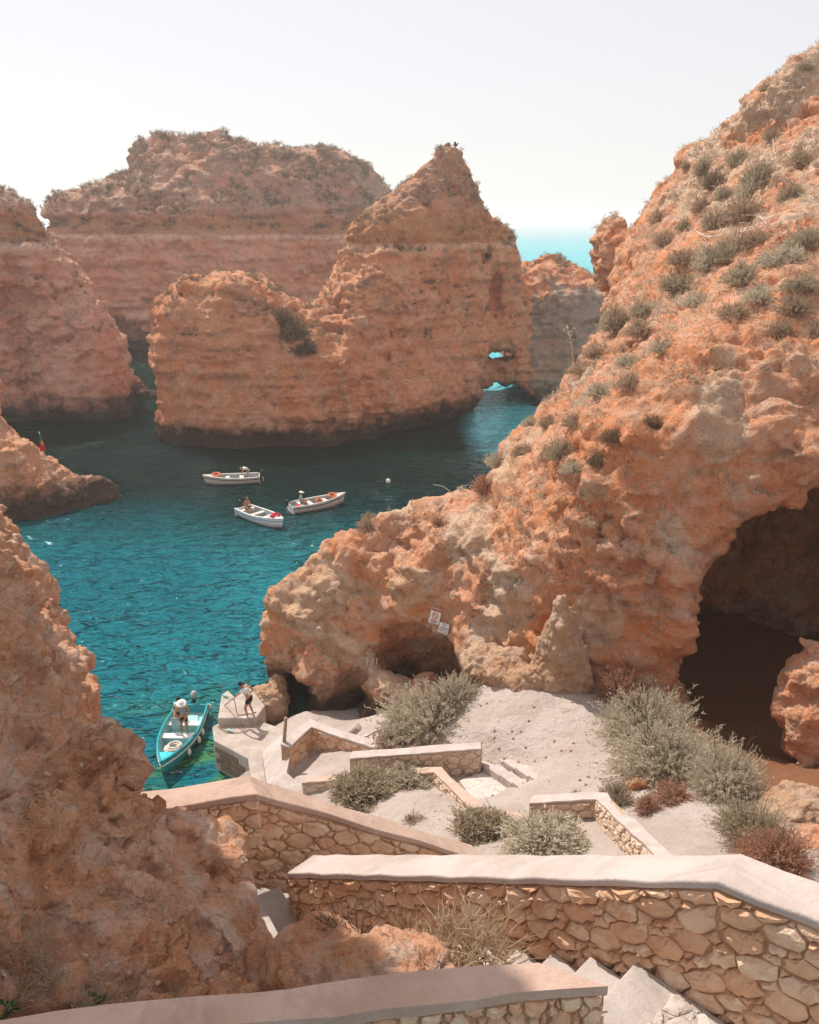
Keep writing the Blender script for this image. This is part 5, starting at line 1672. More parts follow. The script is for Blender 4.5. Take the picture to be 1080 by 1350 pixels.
plate(s1, 'header_band', 0, SH / 2 - .085, SW * .96, .09, M_redprint, .010)
plate(s1, 'exclamation_mark', -.035, SH / 2 - .075, .035, .05, M_redhot, .016); plate(s1, 'exclamation_mark', -.035, SH / 2 - .118, .03, .02, M_redhot, .016)
ring = MB()
N_ = 28
for r_ in (.095, .135):
    for i in range(N_): ring.v.append((r_ * math.cos(2 * PI * i / N_) - .01, r_ * math.sin(2 * PI * i / N_) + .0, .011))
ring.f = [(i, N_ + i, N_ + (i + 1) % N_, (i + 1) % N_) for i in range(N_)]
ring.build('prohibition_ring', M_redprint, s1)
bar = MB().box((-.01, 0, .0125), (.21, .035, .003), M=Matrix.Rotation(-PI / 4, 3, 'Z')).build('prohibition_bar', M_redprint, s1)
MB().ball((-.035, .02, .010), (.03, .034, .004), 8, 5).build('pictogram', M_print, s1)
for k in range(2): plate(s1, 'text_line', -.005, -.175 - .035 * k, .34 - .04 * k, .020, M_redprint, .010)
for k in range(2): plate(s1, 'text_line', -.01 + .02 * k, -.245 - .03 * k, .26 - .03 * k, .014, M_print, .010)
s2 = sign_root('small white sign with dark lettering and two panels below, right of the red ring sign', 589, 826, 14, -0.13)
plate(s2, 'frame', 0, 0, .43, .46, M_frame, 0, .010)
plate(s2, 'board', 0, .075, .40, .26, M_white, .008)
for k, (ww, yy) in enumerate(((.24, .15), (.13, .09), (.33, .03), (.30, -.02))): plate(s2, 'text_line', .01, yy, ww, .022, M_print, .014)
for x in (-.105, .105):
    plate(s2, 'lower_panel', x, -.14, .18, .13, M_white, .008); plate(s2, 'symbol', x, -.135, .07, .05, M_print, .014)
# white bracket on the shelter wall
p, n = hit(491, 872, headland)
if p is not None:
    r = thing('wall_bracket', 'small white metal frame on the rock wall of the shelter', 'bracket', p + Vector((0, -.12, 0)))
    for x in (-.22, .02, .2): MB().box((x, 0, .05), (.035, .035, .36)).build('upright', M_white, r)
    MB().box((0, 0, -.14), (.5, .04, .04)).build('crossbar', M_white, r)
    MB().box((0, .22, -.14), (.05, .45, .04)).build('stay', M_white, r)

# ------------------------------------------------------------------ railing, post and log near the quay
ra, rb = Pz3(466, 977, 3.3), Pz3(503, 962, 3.55)
r = thing('handrail', 'blue-grey handrail on rusty posts beside the shelter', 'railing', ra)
MB().tube([Vector((0, 0, 0)), rb - ra], .035, 8).build('rail', M_steel, r, smooth=True)
for k in range(5):
    q = (rb - ra) * (.12 + .2 * k)
    MB().tube([q, q - Vector((0, 0, .95))], .022, 6).build('post', M_rust, r)
pa = Pz3(373, 1002, 2.6)
pt_ = Py(377, 946, pa.y + .1)
tag(MB().tube([pa - Vector((0, 0, .3)), pa.lerp(pt_, .5), pt_], [.07, .065, .06], 8).build('wooden_post', M_wood, smooth=True), 'weathered post standing at the corner of the walled landing', 'post')
la_, lb_ = Pz3(458, 972, 2.75), Pz3(473, 958, 3.3)
tag(MB().tube([la_, la_.lerp(lb_, .5), lb_], [.16, .165, .16], 10).build('stone_pipe', M_coping, smooth=True, bevel=.01), 'short pale pipe leaning behind the landing wall by the handrail', 'pipe')
# dark rock seen through the sea window
c0 = Pz(397, 908, 0)
R = Rock((c0[0] - 2.5, c0[1] - 1.5, -1), (c0[0] + 3, c0[1] + 4, 3.4), 0.14)
R.add((c0[0] + .35, c0[1] + 1.9, .1), (.6, .7, 1.1), k=.2).add((c0[0] - .1, c0[1] + 1.6, 0), (.5, .5, .5), k=.3).add((c0[0] + .75, c0[1] + 2.2, .3), (.5, .6, 1.2), k=.2)
R.rough(lambda p: 0.35 * fbm(p / .7, 3), 2)
o = rock_obj('dark_rock', R, M_darkrock, 1, strata_disp((1, .1), (.5, .16), (.2, .06), (.4, .1), (1, 0), 9))
tag(o, 'dark jagged rock in the water seen through the small sea window', 'rock')
# gulls on the pointed stack
for px, py, lab in ((580, 191, 'small gull perched on the left tooth of the spire top'), (601, 189, 'dark bird with raised wings on the right tooth of the spire top')):
    p, n = hit(px, py + 7, stack)
    if p is None: p = Py(px, py + 4, 96)
    q = Py(px, py + 1, p.y)
    base = Vector((q.x, p.y, max(p.z, q.z - .3)))
    r = thing('bird', lab, 'bird', base)
    MB().ball((0, 0, .22), (.22, .11, .12), 10, 7).ball((.22, 0, .36), (.08, .07, .075), 8, 6).add([(.29, -.02, .36), (.29, .02, .36), (.38, 0, .34), (.29, 0, .39)], [(0, 1, 2), (0, 3, 2), (1, 3, 2)]).build('body', M_greyp if px < 590 else M_black, r, smooth=True)
    for s in (1, -1):
        MB().add([(.08, .08 * s, .28), (-.12, .08 * s, .27), (-.22, .42 * s, .46 if px > 590 else .24), (-.02, .40 * s, .5 if px > 590 else .25)], [(0, 1, 2, 3)]).build('wing', M_gcloth if px < 590 else M_black, r)
        MB().tube([(0, .04 * s, .14), (.02, .04 * s, -.08)], .012, 5).build('leg', M_orange, r)

# ------------------------------------------------------------------ vegetation
def leaf_mat(name, a, b, c, tr=0.15):
    t = NT(name)
    pos = t.coords()
    info = t.n('ShaderNodeObjectInfo')
    n1 = t.noise(pos, 3.0, 4, 0.6)
    n2_ = t.noise(pos, 19.0, 3, 0.7)
    col = t.mix(t.ramp(n1, 0.35, 0.65), a, b)
    col = t.mix(t.ramp(n2_, 0.5, 0.72, 0, 0.8), col, c)
    t.done(col, None, 0.85)
    tl = t.n('ShaderNodeBsdfTranslucent'); t.l(col, tl.inputs['Color'])
    mx = t.n('ShaderNodeMixShader'); mx.inputs[0].default_value = 0.4
    t.l(t.p.outputs[0], mx.inputs[1]); t.l(tl.outputs[0], mx.inputs[2]); t.l(mx.outputs[0], t.out.inputs['Surface'])
    return t.m
L_grey = leaf_mat('salt_bush_leaf', (0.48, 0.415, 0.305), (0.58, 0.505, 0.39), (0.68, 0.60, 0.49))
L_olive = leaf_mat('olive_leaf', (0.38, 0.31, 0.205), (0.47, 0.385, 0.275), (0.57, 0.475, 0.36))
L_dry = leaf_mat('dry_scrub', (0.40, 0.285, 0.19), (0.47, 0.35, 0.25), (0.54, 0.43, 0.32))
L_red = leaf_mat('reddish_scrub', (0.40, 0.20, 0.125), (0.46, 0.26, 0.17), (0.54, 0.36, 0.26))
L_straw = leaf_mat('straw_grass', (0.42, 0.30, 0.19), (0.50, 0.38, 0.26), (0.56, 0.46, 0.34))
L_dark = leaf_mat('dark_scrub', (0.20, 0.145, 0.09), (0.26, 0.18, 0.12), (0.32, 0.24, 0.17))
L_green = leaf_mat('fresh_green_leaf', (0.03, 0.12, 0.05), (0.05, 0.16, 0.07), (0.07, 0.20, 0.09))
M_twig = simple('dead_twig', (0.13, 0.085, 0.06), 0.9, 0.1, var=0.3, vscale=20)
M_branch = simple('bleached_branch', (0.56, 0.49, 0.42), 0.9, 0.1, var=0.2, vscale=10)

def sprig_bush_np(seed, n_sprig, leaf, n_leaf, droop=0.25, spike=0.25, squash=0.72, core=0.25, curl=0.1):
    """unit-size bush (radius about 1, base at z=0): sprigs from the centre with many small leaves"""
    g = np.random.default_rng(seed)
    lob = g.normal(size=(9, 3)); lob[:, 2] = np.abs(lob[:, 2]); lob /= np.linalg.norm(lob, axis=1)[:, None]
    ls = g.uniform(0.72, 1.15, 9)
    d = g.normal(size=(n_sprig, 3)); d[:, 2] = np.abs(d[:, 2]) * 0.9 + 0.02
    d /= np.linalg.norm(d, axis=1)[:, None]
    sim = (d @ lob.T)
    rad = 0.55 + 0.45 * (np.exp((sim - 1) * 6) * ls).max(1) + g.uniform(-spike * .5, spike, n_sprig)
    t = core + (1 - core) * g.uniform(0, 1, (n_sprig, n_leaf)) ** 0.7
    side = g.normal(size=(n_sprig, 3)) * curl
    P = d[:, None, :] * (rad[:, None] * t)[:, :, None] + side[:, None, :] * (t ** 2)[:, :, None]
    P[:, :, 2] = P[:, :, 2] * squash - droop * (t ** 2) * (1 - d[:, 2:3]) * 0.3
    P = P.reshape(-1, 3)
    P[:, 2] = np.abs(P[:, 2]) 
    D = np.repeat(d, n_leaf, 0) * 0.8 + g.normal(size=(len(P), 3)) * 0.55
    D /= np.linalg.norm(D, axis=1)[:, None]
    S = np.cross(D, g.normal(size=D.shape)); S /= np.linalg.norm(S, axis=1)[:, None]
    L = leaf * g.uniform(0.6, 1.5, len(P))[:, None]
    W = leaf * 0.17 * g.uniform(0.7, 1.3, len(P))[:, None]
    V = np.stack([P - S * W, P + S * W, P + D * L + S * W * .4, P + D * L - S * W * .4], 1).reshape(-1, 3)
    F = np.arange(len(V)).reshape(-1, 4)
    return V, F
def twig_mesh(seed, n, length=1.0, r=0.012):
    rr = random.Random(seed)
    mb = MB()
    def grow(p, d, l, r_, dep):
        pts = [p]; q = p.copy()
        for k in range(3):
            d = (d + Vector((rr.uniform(-.35, .35), rr.uniform(-.35, .35), rr.uniform(-.1, .25)))).normalized()
            q = q + d * l / 3
            pts.append(q.copy())
        mb.tube(pts, [r_, r_ * .8, r_ * .6, r_ * .4], 4, False)
        if dep:
            for _ in range(3):
                i = rr.choice((1, 2, 3))
                grow(pts[i], (d + Vector((rr.uniform(-.9, .9), rr.uniform(-.9, .9), rr.uniform(-.2, .6)))).normalized(), l * rr.uniform(.4, .65), r_ * .55, dep - 1)
    for k in range(n):
        a = 2 * PI * rr.random()
        grow(Vector((0, 0, 0)), Vector((math.cos(a) * .7, math.sin(a) * .7, rr.uniform(.4, 1.1))).normalized(), length * rr.uniform(.5, .9), r, 2)
    return mb
_BM = {}
def bush_mesh(kind, var):
    k = (kind, var)
    if k not in _BM:
        if kind == 'big': V, F = sprig_bush_np(100 + var, 1000, 0.055, 20, spike=.30, core=.40, curl=.13)
        elif kind == 'mid': V, F = sprig_bush_np(200 + var, 420, 0.085, 13, spike=.25, core=.35)
        elif kind == 'small': V, F = sprig_bush_np(300 + var, 130, 0.14, 8, spike=.3, core=.3, squash=.75)
        elif kind == 'feather': V, F = sprig_bush_np(400 + var, 1700, 0.11, 8, spike=.2, core=.25, squash=.6)
        V = V.astype(np.float32)
        _BM[k] = mesh_np('foliage', V, F, False)
    return _BM[k]
_TW = {}
def twigs(var):
    if var not in _TW:
        o = twig_mesh(var, 7, 0.95, 0.018)
        me = bpy.data.meshes.new('stems'); me.from_pydata(o.v, [], o.f); me.materials.append(M_twig); _TW[var] = me
    return _TW[var]
def bush(name, label, cat, loc, size, mat, kind='mid', var=0, group=None, rz=None, stems=True):
    rr = random.Random(int(abs(loc[0] * 131 + loc[1] * 71 + loc[2] * 37)))
    if stems:
        root = thing(name, label, cat, loc, rr.uniform(0, 6.3) if rz is None else rz, group)
        me = bush_mesh(kind, var)
        o = bpy.data.objects.new('foliage', me); COL.objects.link(o); o.parent = root
        o.scale = size
        s = bpy.data.objects.new('stems', twigs(var % 3)); COL.objects.link(s); s.parent = root
        s.scale = tuple(v * .95 for v in size)
    else:
        o = bpy.data.objects.new(name, bush_mesh(kind, var)); COL.objects.link(o)
        o.location = loc; o.scale = size; o.rotation_euler = (rr.uniform(-.15, .15), rr.uniform(-.15, .15), rr.uniform(0, 6.3))
        tag(o, label, cat, group)
    if len(o.data.materials) == 0: o.data.materials.append(mat)
    o.material_slots[0].link = 'OBJECT'; o.material_slots[0].material = mat
    return o
bpy.context.view_layer.update()
def ghit(px, py):
    p, n = hit(px, py, ground)
    return p if p is not None else Pz3(px, py, 6)
def px_size(p, px): return px * (Vector(p) - Vector((0, 0, CAMZ))).length / FPX
BUSHES = [  # name, label, base px, base py, width px, height px, material, kind
    ('salt_bush', 'large grey-green bush filling the hollow left of the sand, under the shelter', 566, 972, 140, 82, L_grey, 'big'),
    ('salt_bush', 'upper lobe of grey-green scrub climbing to the shelter mouth above the large bush', 604, 930, 80, 60, L_grey, 'big'),
    ('salt_bush', 'small rosy-grey bush next to the blue-grey handrail', 518, 985, 52, 38, L_dry, 'mid'),
    ('salt_bush', 'tall pale bush against the cliff foot, left of the cave mouth', 858, 985, 125, 100, L_grey, 'big'),
    ('salt_bush', 'broad pale bush in front of the dark cave mouth', 890, 1030, 150, 85, L_grey, 'big'),
    ('salt_bush', 'rounded pale bush at the right end of the clump before the cave', 965, 1058, 110, 92, L_grey, 'big'),
    ('dry_bush', 'reddish dry bush at the foot of the wedge rock', 822, 925, 78, 56, L_red, 'mid'),
    ('dry_bush', 'low russet bush at the front edge of the pale clump', 890, 1058, 62, 30, L_red, 'mid'),
    ('salt_bush', 'small olive bush just above the white cobbly wall', 815, 1062, 52, 42, L_olive, 'mid'),
    ('dry_bush', 'small russet bush on the sand right of the white cobbly wall', 857, 1072, 44, 30, L_red, 'mid'),
    ('salt_bush', 'tiny green tuft where the cobbly wall starts', 760, 1052, 24, 14, L_olive, 'small'),
    ('salt_bush', 'dark tangled bush hanging over the bank behind the front wall', 1000, 1118, 105, 62, L_olive, 'big'),
    ('dry_bush', 'brown twiggy bush sprawling down the bank behind the front wall', 1030, 1150, 100, 60, L_red, 'big'),
    ('salt_bush', 'small pale round bush at the edge of the shaded cave floor', 1036, 1066, 46, 32, L_grey, 'mid'),
    ('feathery_bush', 'feathery grey-green grass clump inside the bent kerb wall', 482, 1058, 110, 48, L_olive, 'feather'),
    ('feathery_bush', 'second feathery clump by the corner of the bent kerb wall', 540, 1036, 70, 34, L_grey, 'feather'),
    ('feathery_bush', 'olive feathery clump right of the bent kerb wall', 640, 1108, 95, 42, L_olive, 'feather'),
    ('feathery_bush', 'pale feathery grass spread before the cobbly wall', 725, 1128, 130, 36, L_grey, 'feather'),
    ('dry_bush', 'small dry tuft in the middle of the sandy patch', 545, 1085, 34, 18, L_dry, 'small'),
    ('salt_bush', 'pale sprigs on the sand brow beside the wedge rock', 660, 872, 48, 22, L_grey, 'mid'),
]
for k, (nm, lb, x, y, wp, hp, m, kd) in enumerate(BUSHES):
    p = ghit(x, y)
    w_ = px_size(p, wp) / 2 * .95; h_ = px_size(p, hp) / .80 * .74
    bush(nm, lb, 'bush', (p.x, p.y + w_ * .35, p.z - .06), (w_, w_ * .85, h_), m, kd, k % 3)

# shrubs on the headland slope, each at its own place
SLOPE = [(560, 640, 34, 26, L_dry), (487, 695, 46, 28, L_dry), (640, 645, 40, 30, L_red), (668, 560, 26, 14, L_dry), (700, 560, 30, 18, L_grey), (735, 512, 44, 28, L_grey), (740, 600, 60, 34, L_olive), (760, 620, 50, 26, L_grey),
         (790, 520, 36, 26, L_grey), (815, 430, 60, 40, L_olive), (790, 470, 50, 26, L_dry), (770, 490, 56, 24, L_dry), (850, 440, 60, 26, L_dry), (875, 462, 40, 22, L_grey), (830, 480, 44, 24, L_grey), (965, 340, 62, 44, L_olive), (945, 300, 44, 34, L_olive),
         (985, 285, 60, 40, L_dry), (955, 262, 34, 24, L_olive), (990, 255, 40, 28, L_grey), (1000, 240, 50, 44, L_olive), (935, 350, 50, 34, L_grey), (900, 380, 70, 34, L_olive), (920, 400, 50, 24, L_grey), (985, 370, 70, 34, L_olive),
         (1040, 345, 80, 36, L_grey), (1065, 320, 50, 30, L_olive), (1010, 395, 70, 28, L_grey), (1060, 380, 60, 28, L_olive), (970, 415, 60, 26, L_dry), (1050, 410, 50, 30, L_dry), (900, 345, 44, 26, L_dry), (880, 320, 40, 26, L_dry),
         (870, 290, 32, 20, L_dry), (930, 225, 36, 28, L_olive), (945, 245, 36, 30, L_dark), (1060, 215, 40, 24, L_dry), (1045, 260, 40, 28, L_dry), (975, 215, 34, 30, L_olive), (925, 275, 34, 22, L_dry), (905, 300, 30, 20, L_olive),
         (725, 560, 36, 22, L_dry), (690, 600, 40, 24, L_dry), (655, 610, 36, 24, L_grey), (620, 640, 26, 14, L_dry), (600, 630, 30, 20, L_dry), (580, 690, 30, 18, L_red), (760, 560, 46, 24, L_dry), (810, 580, 40, 22, L_dark), (860, 560, 40, 22, L_dark),
         (790, 610, 36, 20, L_dark), (830, 510, 44, 26, L_dry), (1020, 180, 30, 18, L_dry), (1062, 90, 22, 14, L_olive), (1010, 118, 20, 12, L_olive), (975, 140, 20, 12, L_olive), (940, 160, 18, 12, L_olive), (905, 220, 18, 10, L_dry), (850, 415, 46, 26, L_olive), (1000, 320, 50, 26, L_dry), (1075, 440, 40, 26, L_dry), (1030, 440, 40, 30, L_dry)]
NAMES_ = {L_dry: ('dry_shrub', 'dry brownish shrub among many on the sunny headland slope'), L_grey: ('grey_shrub', 'silver-grey shrub among many on the sunny headland slope'),
          L_olive: ('olive_shrub', 'olive-green shrub among many on the sunny headland slope'), L_red: ('russet_shrub', 'russet shrub among others low on the headland slope'), L_dark: ('dark_shrub', 'dark scrubby shrub clinging along the headland brow')}
ORD = ['leftmost', 'second from the left', 'third from the left', 'fourth from the left', 'fifth from the left', 'sixth from the left', 'seventh from the left', 'eighth from the left', 'ninth from the left', 'tenth from the left',
       'eleventh from the left', 'twelfth from the left', 'thirteenth from the left']
def zone(x, y):
    if y < 270: return 'high on the headland under the crags'
    if y < 360: return 'on the upper headland slope'
    if y < 450: return 'across the middle of the headland slope'
    if y < 550: return 'on the lower headland slope'
    return 'along the low headland ridge and brow'
WORD = {L_dry: 'dry brown shrubs', L_grey: 'silver-grey shrubs', L_olive: 'olive shrubs', L_red: 'russet shrubs', L_dark: 'dark shrubs'}
zones = {}
for q in SLOPE: zones.setdefault((q[4].name, zone(q[0], q[1])), []).append(q)
for k, q in enumerate(SLOPE):
    x, y, wp, hp, m = q
    p, n = hit(x, y, headland)
    if p is None: continue
    mates = sorted(zones[(m.name, zone(x, y))], key=lambda r: r[0])
    lab = ORD[mates.index(q)] + ' of the ' + WORD[m] + ' ' + zone(x, y) if len(mates) > 1 else 'only ' + WORD[m][:-1] + ' ' + zone(x, y)
    w_ = px_size(p, wp) / 2 * .9; h_ = px_size(p, hp) / .80 * .8
    bush(NAMES_[m][0], lab, 'shrub', (p.x, p.y + w_ * .2, p.z - h_ * .12), (w_, w_ * .9, h_), m, 'mid', k % 3, NAMES_[m][0].replace('_', ' ') + 's on the headland')

# uncountable low scrub: one object per rock
def scrub(label, rock, n, size, mat, cond, seed, leaves=14, name='scrub'):
    g = np.random.default_rng(seed)
    me = rock.data
    c = np.zeros(len(me.polygons) * 3, np.float32); me.polygons.foreach_get('center', c); c = c.reshape(-1, 3)
    nn = np.zeros(len(me.polygons) * 3, np.float32); me.polygons.foreach_get('normal', nn); nn = nn.reshape(-1, 3)
    w_ = cond(c, nn).astype(np.float64)
    idx = g.choice(len(c), n, replace=True, p=w_ / w_.sum())
    P = c[idx]; s = size * g.uniform(0.4, 1.4, n)
    d = g.normal(size=(n, leaves, 3)); d[:, :, 2] = np.abs(d[:, :, 2]) + .2
    d += nn[idx][:, None, :] * .6
    d /= np.linalg.norm(d, axis=2)[:, :, None]
    b = P[:, None, :] + d * (s[:, None, None] * g.uniform(0.05, .9, (n, leaves, 1)))
    e = d + g.normal(size=d.shape) * .6
    sd = np.cross(e, g.normal(size=d.shape)); sd /= np.linalg.norm(sd, axis=2)[:, :, None]
    L = s[:, None, None] * .36
    V = np.stack([b - sd * L * .18, b + sd * L * .18, b + e * L], 2).reshape(-1, 3)
    F = np.arange(len(V)).reshape(-1, 3)
    o = link(name, mesh_np(name, V, F, False), mat)
    return tag(o, label, 'scrub', kind='stuff')
nz_ = lambda c, s: perlin(c / s)
scrub('low dry scrub scattered over the headland slope', headland, 5200, 0.26, L_dry, lambda c, n: np.clip((n[:, 2] - .35) * 3, 0, 1) * np.clip(nz_(c, 2.2) * 4 + .4, 0, 1) * (c[:, 2] > 8.5), 1, 16)
scrub('low grey-green scrub scattered over the headland slope', headland, 4200, 0.24, L_grey, lambda c, n: np.clip((n[:, 2] - .4) * 3, 0, 1) * np.clip(nz_(c + 50, 3) * 4 + .1, 0, 1) * (c[:, 2] > 10), 2, 16)
scrub('dark scrub capping the twin stack', stack, 2600, 0.40, L_dark, lambda c, n: np.clip((n[:, 2] - .45) * 3, 0, 1) * np.clip(nz_(c, 2.5) * 4 + .2, 0, 1) * (c[:, 2] > 9), 3, 22)
scrub('dark scrub capping the broad far cliff', back_cliff, 4200, 0.62, L_dark, lambda c, n: np.clip((n[:, 2] - .2) * 3, 0, 1) * np.clip(nz_(c, 4) * 4 + .5, 0, 1) * (c[:, 2] > 19), 4, 22)
scrub('dark scrub on the hazy left cliff', left_cliff, 1200, 0.45, L_dark, lambda c, n: np.clip((n[:, 2] - .45) * 3, 0, 1) * np.clip(nz_(c, 3) * 4 + .1, 0, 1) * (c[:, 2] > 8), 5, 22)
# the bushy saddle on the stack
for k, (x, y, wp, hp) in enumerate(((385, 440, 50, 34), (400, 462, 44, 26), (372, 418, 30, 22))):
    p, n = hit(x, y, stack)
    if p is not None:
        bush('dark_shrub', ('upper right', 'lower right', 'leftmost')[k] + ' dark shrub in the saddle between hump and spire of the stack', 'shrub', (p.x, p.y, p.z - .3), (px_size(p, wp) / 2, px_size(p, wp) / 2, px_size(p, hp)), L_dark, 'mid', k % 3, 'shrubs in the stack saddle')

# bleached dead branches lying on the slope
def dead_branch(label, pts, r=.035):
    P = []
    for x, y in pts:
        p, n = hit(x, y, headland)
        if p is not None: P.append(p + n * .12 + Vector((0, 0, .08)))
    if len(P) < 2: return
    b0 = P[0].copy()
    root = thing('dead_branch', label, 'branch', b0)
    MB().tube([p - b0 for p in P], [r * (1 - .5 * i / len(P)) for i in range(len(P))], 6).build('limb', M_branch, root, smooth=True)
    m_ = P[len(P) // 2] - b0
    for s in (1, -1):
        MB().tube([m_, m_ + Vector((s * .4, .1, .25)), m_ + Vector((s * .8, .25, .28))], [r * .6, r * .45, r * .25], 5).build('twig', M_branch, root, smooth=True)
dead_branch('bleached forked branch in the middle of the headland slope', [(920, 310), (935, 318), (1000, 308), (1012, 300)])
dead_branch('short bleached stick just above the big slope bush', [(1003, 290), (1010, 297), (1018, 310)])
dead_branch('bleached branch lying high on the slope by the right edge', [(1030, 242), (1045, 240), (1055, 250)])
dead_branch('long thin bleached stem down the slope under the crags', [(1018, 175), (1022, 200), (1028, 232)], .025)
dead_branch('bleached twig on the low part of the headland ridge', [(575, 680), (598, 655), (616, 632)], .03)
dead_branch('pale stick beside the white rock patch on the headland ridge', [(628, 562), (640, 572), (655, 580)], .03)

# tall dry flower stalk in front of the grey wall
p, n = hit(757, 478, headland)
if p is not None:
    root = thing('dry_flower_stalk', 'tall dry flower stalk with seed heads standing before the grey rock wall', 'plant', p)
    tp = Py(748, 432, p.y) - p
    MB().tube([Vector((0, 0, -.2)), tp * .5 + Vector((.05, 0, 0)), tp * .92], [.035, .028, .018], 6).build('stalk', M_branch, root, smooth=True)
    rr = random.Random(3)
    for k in range(9):
        a = tp * rr.uniform(.55, .9); e = a + Vector((rr.uniform(-.28, .28), rr.uniform(-.2, .2), rr.uniform(.1, .35)))
        tw_ = MB().tube([a, e], .012, 4).build('side_stem', M_branch, root)
        MB().ball(e, rr.uniform(.04, .07), 6, 5).build('seed_head', M_twig if k % 2 else M_branch, tw_)
    lv = MB()
    for k in range(10):
        a = tp * rr.uniform(.3, .75); dd = Vector((rr.uniform(-.3, .1), rr.uniform(-.2, .2), rr.uniform(-.3, .1)))
        lv.add([a, a + dd * .5 + Vector((.05, 0, .04)), a + dd, a + dd * .5 - Vector((.05, 0, .04))], [(0, 1, 2, 3)])
    tag(lv.build('dark_leaves', L_dark, root), kind='stuff')

# ------------------------------------------------------------------ rocks around the sand
def boulder(name, label, lo, hi, h, parts, mat, seed, rough=.25, disp=None, cat='rock', cuts=()):
    R = Rock(lo, hi, h)
    for q in parts: R.add(*q[:2], rz=q[2] if len(q) > 2 else 0, k=q[3] if len(q) > 3 else .25, tilt=q[4] if len(q) > 4 else 0)
    for q in cuts: R.cut(*q)
    R.rough(lambda p: rough * fbm((p + seed) / 1.1, 3) + rough * .7 * np.clip(ridged((p + seed) / .9, 2) - .42, -.4, .6), 1.2)
    o = rock_obj(name, R, mat, 1, disp or strata_disp((1.2, .1), (.5, .14), (.16, .05), (.4, .08), (.5, .02), seed))
    return tag(o, label, cat)
def loft_rock(name, label, lo, hi, h, levels, ztop, mat, seed, rough=.2, cat='rock'):
    R = Rock(lo, hi, h).loft(levels, ztop, 1.2)
    R.rough(lambda p: rough * fbm((p + seed) / .9, 3) + rough * np.clip(ridged((p + seed) / .8, 2) - .42, -.4, .6), 1.0)
    o = rock_obj(name, R, mat, 1, strata_disp((1.2, .08), (.5, .12), (.16, .05), (.34, .07), (.5, .0), seed))
    return tag(o, label, cat)
# pale wedge rock leaning on the cliff foot
wb = [Pz(692, 912, 5.9), Pz(730, 918, 5.9), Pz(783, 915, 5.9), Pz(776, 880, 5.9), Pz(700, 880, 5.9)]
pk = Pz3(742, 790, 9.4)
lo_z = 5.0
loft_rock('wedge_rock', 'pale triangular wedge rock leaning against the cliff foot at the head of the sand', (2.2, 21.5, 5.0), (8.2, 28.5, 10.2), .11,
          [(5.4, wb), (7.2, [Pz(706, 856, 7.2), Pz(735, 868, 7.2), Pz(776, 862, 7.2), Pz(768, 838, 7.2), Pz(716, 836, 7.2)]),
           (8.6, [Pz(722, 818, 8.6), Pz(742, 828, 8.6), Pz(760, 822, 8.6), Pz(756, 808, 8.6), Pz(730, 808, 8.6)]),
           (9.4, [(pk.x - .15, pk.y - .1), (pk.x + .15, pk.y - .1), (pk.x + .1, pk.y + .25), (pk.x - .12, pk.y + .25)])], 9.6, M_pale, 12, .16)
# low ledge of broken pale rock left of it
a = Pz3(670, 890, 5.9); b = Pz3(640, 880, 5.7); c = Pz3(700, 905, 5.9)
boulder('rock_ledge', 'low broken ledge of pale rock between the bush and the wedge rock', (1.0, 22.8, 5.0), (5.6, 28.4, 7.6), .11,
        [((a.x, a.y + .4, 5.9), (1.0, .8, .75)), ((b.x, b.y + .3, 5.6), (.9, .9, .8)), ((c.x, c.y + .2, 6.0), (.75, .6, .55)), ((a.x + .2, a.y - .3, 5.7), (.5, .4, .4))], M_pale, 31, .22)
# block and rubble inside the cave mouth
a = Pz3(1062, 915, 7.4)
boulder('cave_block', 'rugged brown rock block standing in the right of the cave mouth', (9.2, 19.5, 4.2), (15.5, 26.5, 10.4), .14,
        [((a.x + 1.3, a.y + .8, 6.6), (1.7, 1.5, 2.1)), ((a.x + .35, a.y + .2, 6.2), (.8, .8, 1.1)), ((a.x + 2.0, a.y + .4, 8.0), (1.3, 1.1, 1.1))], M_head, 44, .4)
# rocks on the bank at the right edge
for k, (x, y, z, s, lb) in enumerate(((1062, 1070, 8.2, 1.0, 'pale rough rock on the bank below the cave floor'), (1072, 1120, 9.0, .8, 'second pale rough rock on the bank, just above the front wall'))):
    a = Pz3(x, y, z)
    boulder('bank_rock', lb, (a.x - 2, a.y - 1.6, z - 1.6), (a.x + 2.6, a.y + 1.8, z + 1.4), .09, [((a.x + .3, a.y, z - .35), (1.3 * s, .9 * s, .75 * s)), ((a.x - .5, a.y - .2, z - .5), (.7 * s, .6 * s, .5 * s))], M_pale if k == 0 else M_head, 50 + k * 7, .28)
a = ghit(838, 1038)
boulder('stone', 'small brown stone alone on the sand above the russet bush', (a.x - .5, a.y - .5, a.z - .4), (a.x + .5, a.y + .5, a.z + .5), .05, [((a.x, a.y, a.z + .08), (.26, .2, .18))], M_head, 70, .08)
a = Pz3(352, 912, 1.6)
boulder('quay_rock', 'pale sloping rock between the upper quay deck and the headland tip', (a.x - 1.6, a.y - 1.6, -1), (a.x + 1.9, a.y + 2.2, 3.6), .10,
        [((a.x - .05, a.y + .2, .75), (.8, .75, .95)), ((a.x + .3, a.y + .75, 1.0), (.5, .6, 1.05)), ((a.x - .5, a.y + .55, .5), (.6, .7, .9))], M_pale, 77, .16)
